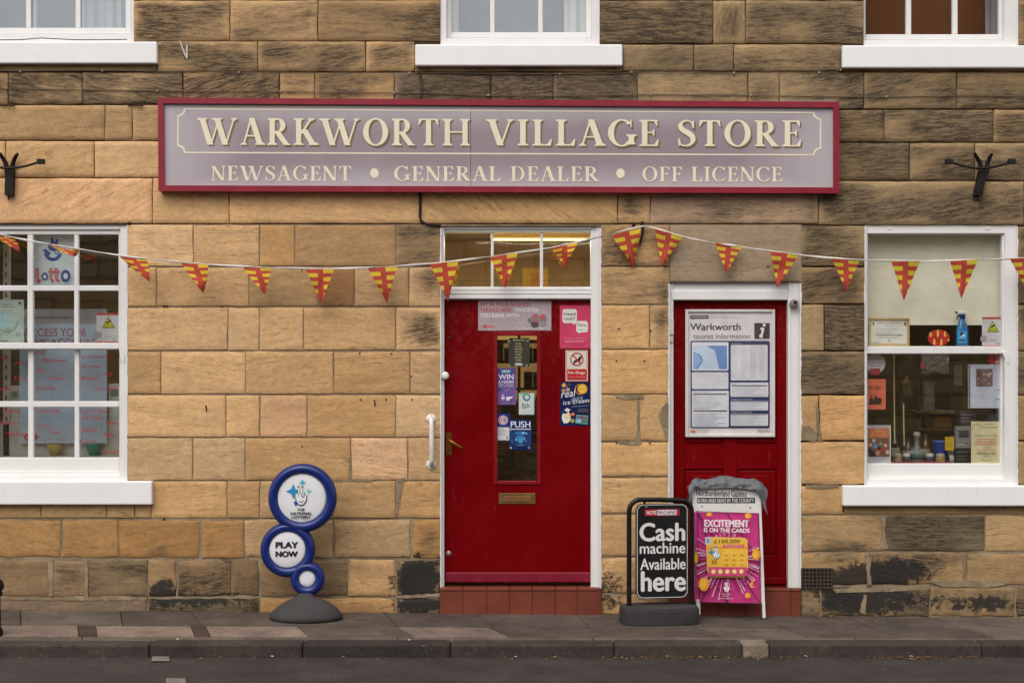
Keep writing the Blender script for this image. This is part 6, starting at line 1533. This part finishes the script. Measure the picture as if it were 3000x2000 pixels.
b = MB(); b.tube([q + Vector((0, 0, .138)), q + Vector((0, 0, .38))], .003, BRS, 6); b.tube([q + Vector((-.03, 0, .30)), q + Vector((0, 0, .36)), q + Vector((.03, 0, .30)), q + Vector((.03, 0, .25)), q + Vector((-.03, 0, .25)), q + Vector((-.03, 0, .30))], .004, BRS, 6); b.build('hanger', e)
# clear bag hanging in the window
b = MB(); CB = bpy.data.materials.new('clear_film'); gq = NT(CB); gq.bsdf((.75, .68, .62), .15, 0, None, .8, alpha=.25)
vs = []; nn_ = 14
for j in range(nn_ + 1):
    for i in range(nn_ + 1):
        u, v = i / nn_, j / nn_; vs.append(W(2700 + 80 * u, 1030 + 62 * v + 3 * math.sin(u * 9), -.30 + .02 * mnoise.noise(Vector((u * 6, v * 6, 2)))))
b.add(vs, [[j * (nn_ + 1) + i, j * (nn_ + 1) + i + 1, (j + 1) * (nn_ + 1) + i + 1, (j + 1) * (nn_ + 1) + i] for j in range(nn_) for i in range(nn_)], CB, True)
b.prism([(2697, 1064), (2706, 1062), (2714, 1078), (2697, 1080)], -.285, -.29, flat((190, 70, 60), .4)); tag(b.build('clear_bag'), 'crumpled clear plastic bag hanging in the right window', 'bag')
for x, d, h_, r_, c, lab in ((2622, .34, .22, .034, (44, 58, 40), 'dark green bottle standing behind the tan lidded jar'), (2660, .38, .17, .040, (70, 60, 44), 'brown stoneware bottle between the cords and the decanter'), (2712, .36, .20, .032, (92, 62, 30), 'amber bottle between the decanter and the blue tub'), (2786, .36, .19, .030, (60, 54, 62), 'grey bottle behind the yellow card')):
    e = empty('bottle', on(x, d), lab, 'bottle'); b = MB(); b.lathe([(r_ * .95, 0), (r_, .01), (r_, h_ * .58), (r_ * .8, h_ * .68), (r_ * .36, h_ * .8), (r_ * .34, h_ * .97), (r_ * .42, h_)], e.location, flat(c, .15, coat=.6), 22); b.build('glass', e)
    b = MB(); b.lathe([(r_ * 1.01, h_ * .2), (r_ * 1.02, h_ * .22), (r_ * 1.02, h_ * .46), (r_ * 1.01, h_ * .48)], e.location, flat((170, 160, 140), .6), 22); b.build('printed_label', e)
for x, y0, y1, c, lab in ((2705, 1120, 1203, (120, 112, 104), 'pale grey picture card hung deep in the right window'), (2790, 1060, 1150, (74, 62, 50), 'dark framed picture deep in the right window')):
    b = MB(); b.pbox(x, y0, x + 34, y1, -.62, -.64, flat(c, .5, var=.35), .003); b.pbox(x + 5, y0 + 8, x + 29, y1 - 22, -.618, -.622, flat((150, 134, 112), .5, var=.5), 0); tag(b.build('picture_card'), lab, 'card')
# back of the display: shelf rail, goods, posts in the dim shop
b = MB(); b.pbox(2690, 1203, 2800, 1212, -.75, -1.05, flat((150, 124, 84), .6), .003); b.pbox(2690, 1254, 2790, 1260, -.75, -1.05, flat((110, 84, 52), .6), .003); b.pbox(2826, 1010, 2842, 1360, -.80, -.84, flat((140, 116, 70), .7), .003); b.pbox(2688, 1010, 2700, 1360, -.80, -.84, flat((96, 76, 50), .7), .003)
tag(b.build('shop_shelving'), 'brown wooden shelving in the dim shop behind the right window', 'shelving')
for x0, y0, x1, y1, dd, c, lab in ((2735, 1215, 2790, 1253, .8, (150, 96, 34), 'ochre box under the shelf deep in the right window'), (2700, 1222, 2734, 1253, .82, (70, 48, 34), 'dark brown box on the shelf deep in the right window'), (2712, 1170, 2745, 1203, .8, (24, 40, 66), 'navy bundle on the shelf deep in the right window')):
    b = MB(); b.pbox(x0, y0, x1, y1, -dd, -dd - .12, flat(c, .6, var=.3), .012, 2); tag(b.build('goods_box'), lab, 'box')

# ------------------------------------------------------------------ inside the doorway: shelves seen through the glass
sh = empty('shelf_unit', W(1515, 1420, -1.2), 'dim wooden shelf unit inside the shop behind the door glass', 'shelving')
b = MB(); SHM = flat((120, 96, 64), .6, var=.2)
for y in (1056, 1136, 1206, 1296, 1372, 1440): b.pbox(1430, y, 1600, y + 7, -1.2, -1.5, SHM, .002)
for x in (1428, 1517, 1594): b.pbox(x, 970, x + 8, 1560, -1.195, -1.5, SHM, .002)
b.build('shelves', sh)
rg = random.Random(6); PC = ((150, 120, 40), (110, 50, 40), (70, 60, 70), (150, 140, 120), (120, 90, 50), (60, 80, 70), (90, 36, 40), (170, 150, 60), (76, 70, 62))
for y0 in (1056, 1136, 1206, 1296, 1372, 1440):
    x = 1440
    while x < 1585:
        w_ = rg.uniform(24, 40); hh = rg.uniform(34, 56)
        if not (1505 < x + w_ / 2 < 1530):
            b = MB(); b.pbox(x, y0 - hh, x + w_ - 2, y0 - .3, -1.23, -1.40, flat(rg.choice(PC), .5, var=.2), .004); b.pbox(x + 4, y0 - hh + 10, x + w_ - 6, y0 - hh + 20, -1.2285, -1.232, flat(rg.choice(PC), .5), 0)
            tag(b.build('packet'), 'small coloured packet standing on the dim shelf behind the door glass', 'packet', 'packets on the shelves behind the door glass')
        x += w_
# lit tube seen over the door, then unseen tubes added in side rooms
def tube_light(e, loc, size, power):
    l = bpy.data.lights.new('tube_glow', 'AREA'); l.shape = 'RECTANGLE'; l.size = size; l.size_y = .04; l.energy = power; l.color = (1.0, .84, .56)
    o = bpy.data.objects.new('tube_glow', l); COL.objects.link(o); o.parent = e; o.location = loc - wloc(e)
LTM = bpy.data.materials.new('lit_tube'); gq = NT(LTM); gq.bsdf((.9, .85, .7), .4, emit=(1.0, .86, .52), emit_s=1.7)
for y, yy, lab in ((701, 1.6, 'lit yellowish tube lamp seen through the fanlight over the door'),):
    e = empty('tube_lamp', W(1590, y, -yy), lab, 'lamp'); a, c = W(1446, y + 1, -yy), W(1718, y + 1, -yy)
    b = MB(); b.tube([a, c], .0085, LTM, 12); b.build('tube', e)
    b = MB(); b.box((a.x - .03, yy - .03, a.z + .011), (c.x + .03, yy + .03, 2.84), flat((200, 190, 150), .5), .004); b.build('housing', e)
    tube_light(e, (a + c) / 2 + Vector((0, 0, -.03)), 1.0, 60)
b = MB(); b.pbox(1530, 785, 1607, 850, -.30, -.37, flat((240, 176, 22), .5, var=.15), .006); b.pbox(1554, 800, 1590, 850, -.298, -.302, flat((222, 146, 14), .5), 0); tag(b.build('yellow_box'), 'orange yellow box seen through the fanlight over the shop door', 'box')
b = MB(); b.pbox(1240, 850, 1800, 858, -.25, -2.3, flat((150, 126, 80), .6), .003); tag(b.build('lobby_shade_shelf'), 'shelf across the lobby, deepened to block the lamp light below', 'shelf')  # unseen shelf, made deep to keep the tube's light off the goods below

for x, lab, pw in ((-3.0, 'unseen tube lamp added to brighten the left shop room', 8), (3.2, 'unseen tube lamp added to brighten the right shop room', 5)):  # added lamps, out of view, that brighten the rooms behind the windows
    yy = 1.0 if x else 2.4
    e = empty('tube_lamp', (x, yy, 2.80), lab, 'lamp')
    b = MB(); b.tube([Vector((x - .6, yy, 2.80)), Vector((x + .6, yy, 2.80))], .0085, LTM, 10); b.build('tube', e)
    b = MB(); b.box((x - .64, yy - .03, 2.812), (x + .64, yy + .03, 2.838), flat((200, 190, 150), .5), .003); b.build('housing', e)
    tube_light(e, Vector((x, yy, 2.77)), 1.2, pw)
# ------------------------------------------------------------------ curtains behind the upper windows
def curtain(x0, x1, rgb, lab, name='curtain', y0=-540, y1=120, d=-.24, amp=1.0):
    b = MB(); b.recalc = False; n_ = max(8, int((x1 - x0) / 6)); vs = []
    for j in (0, 1):
        for i in range(n_ + 1):
            u = i / n_; vs.append(W(x0 + (x1 - x0) * u, (y0, y1)[j], d + amp * (.02 * math.sin(i * 1.4) + .01 * math.sin(i * .53))))
    b.add(vs, [[i, i + 1, n_ + 2 + i, n_ + 1 + i] for i in range(n_)], flat(rgb, .9, var=.05), True); return tag(b.build(name), lab, 'curtain')
curtain(1652, 1725, (214, 212, 208), 'white curtain at the right of the middle upper window'); curtain(1300, 1344, (226, 222, 214), 'white curtain at the left of the middle upper window')
curtain(88, 112, (200, 204, 206), 'narrow white curtain edge in the middle of the top left window'); curtain(238, 372, (170, 176, 180), 'grey net curtain at the right of the top left window')
curtain(2886, 2935, (176, 166, 172), 'mauve grey curtain at the right of the top right window')
curtain(2520, 2960, (142, 88, 48), 'brown sheet repeating the roof reflection behind the top right window', d=-.5, amp=.12)  # brown sheet stands in for the brown roof reflected in this glass
curtain(1300, 1730, (120, 124, 126), 'dim grey net behind the middle upper window', d=-.5, amp=.12); curtain(-90, 380, (104, 110, 118), 'dim blue grey net behind the top left window', d=-.5, amp=.12)
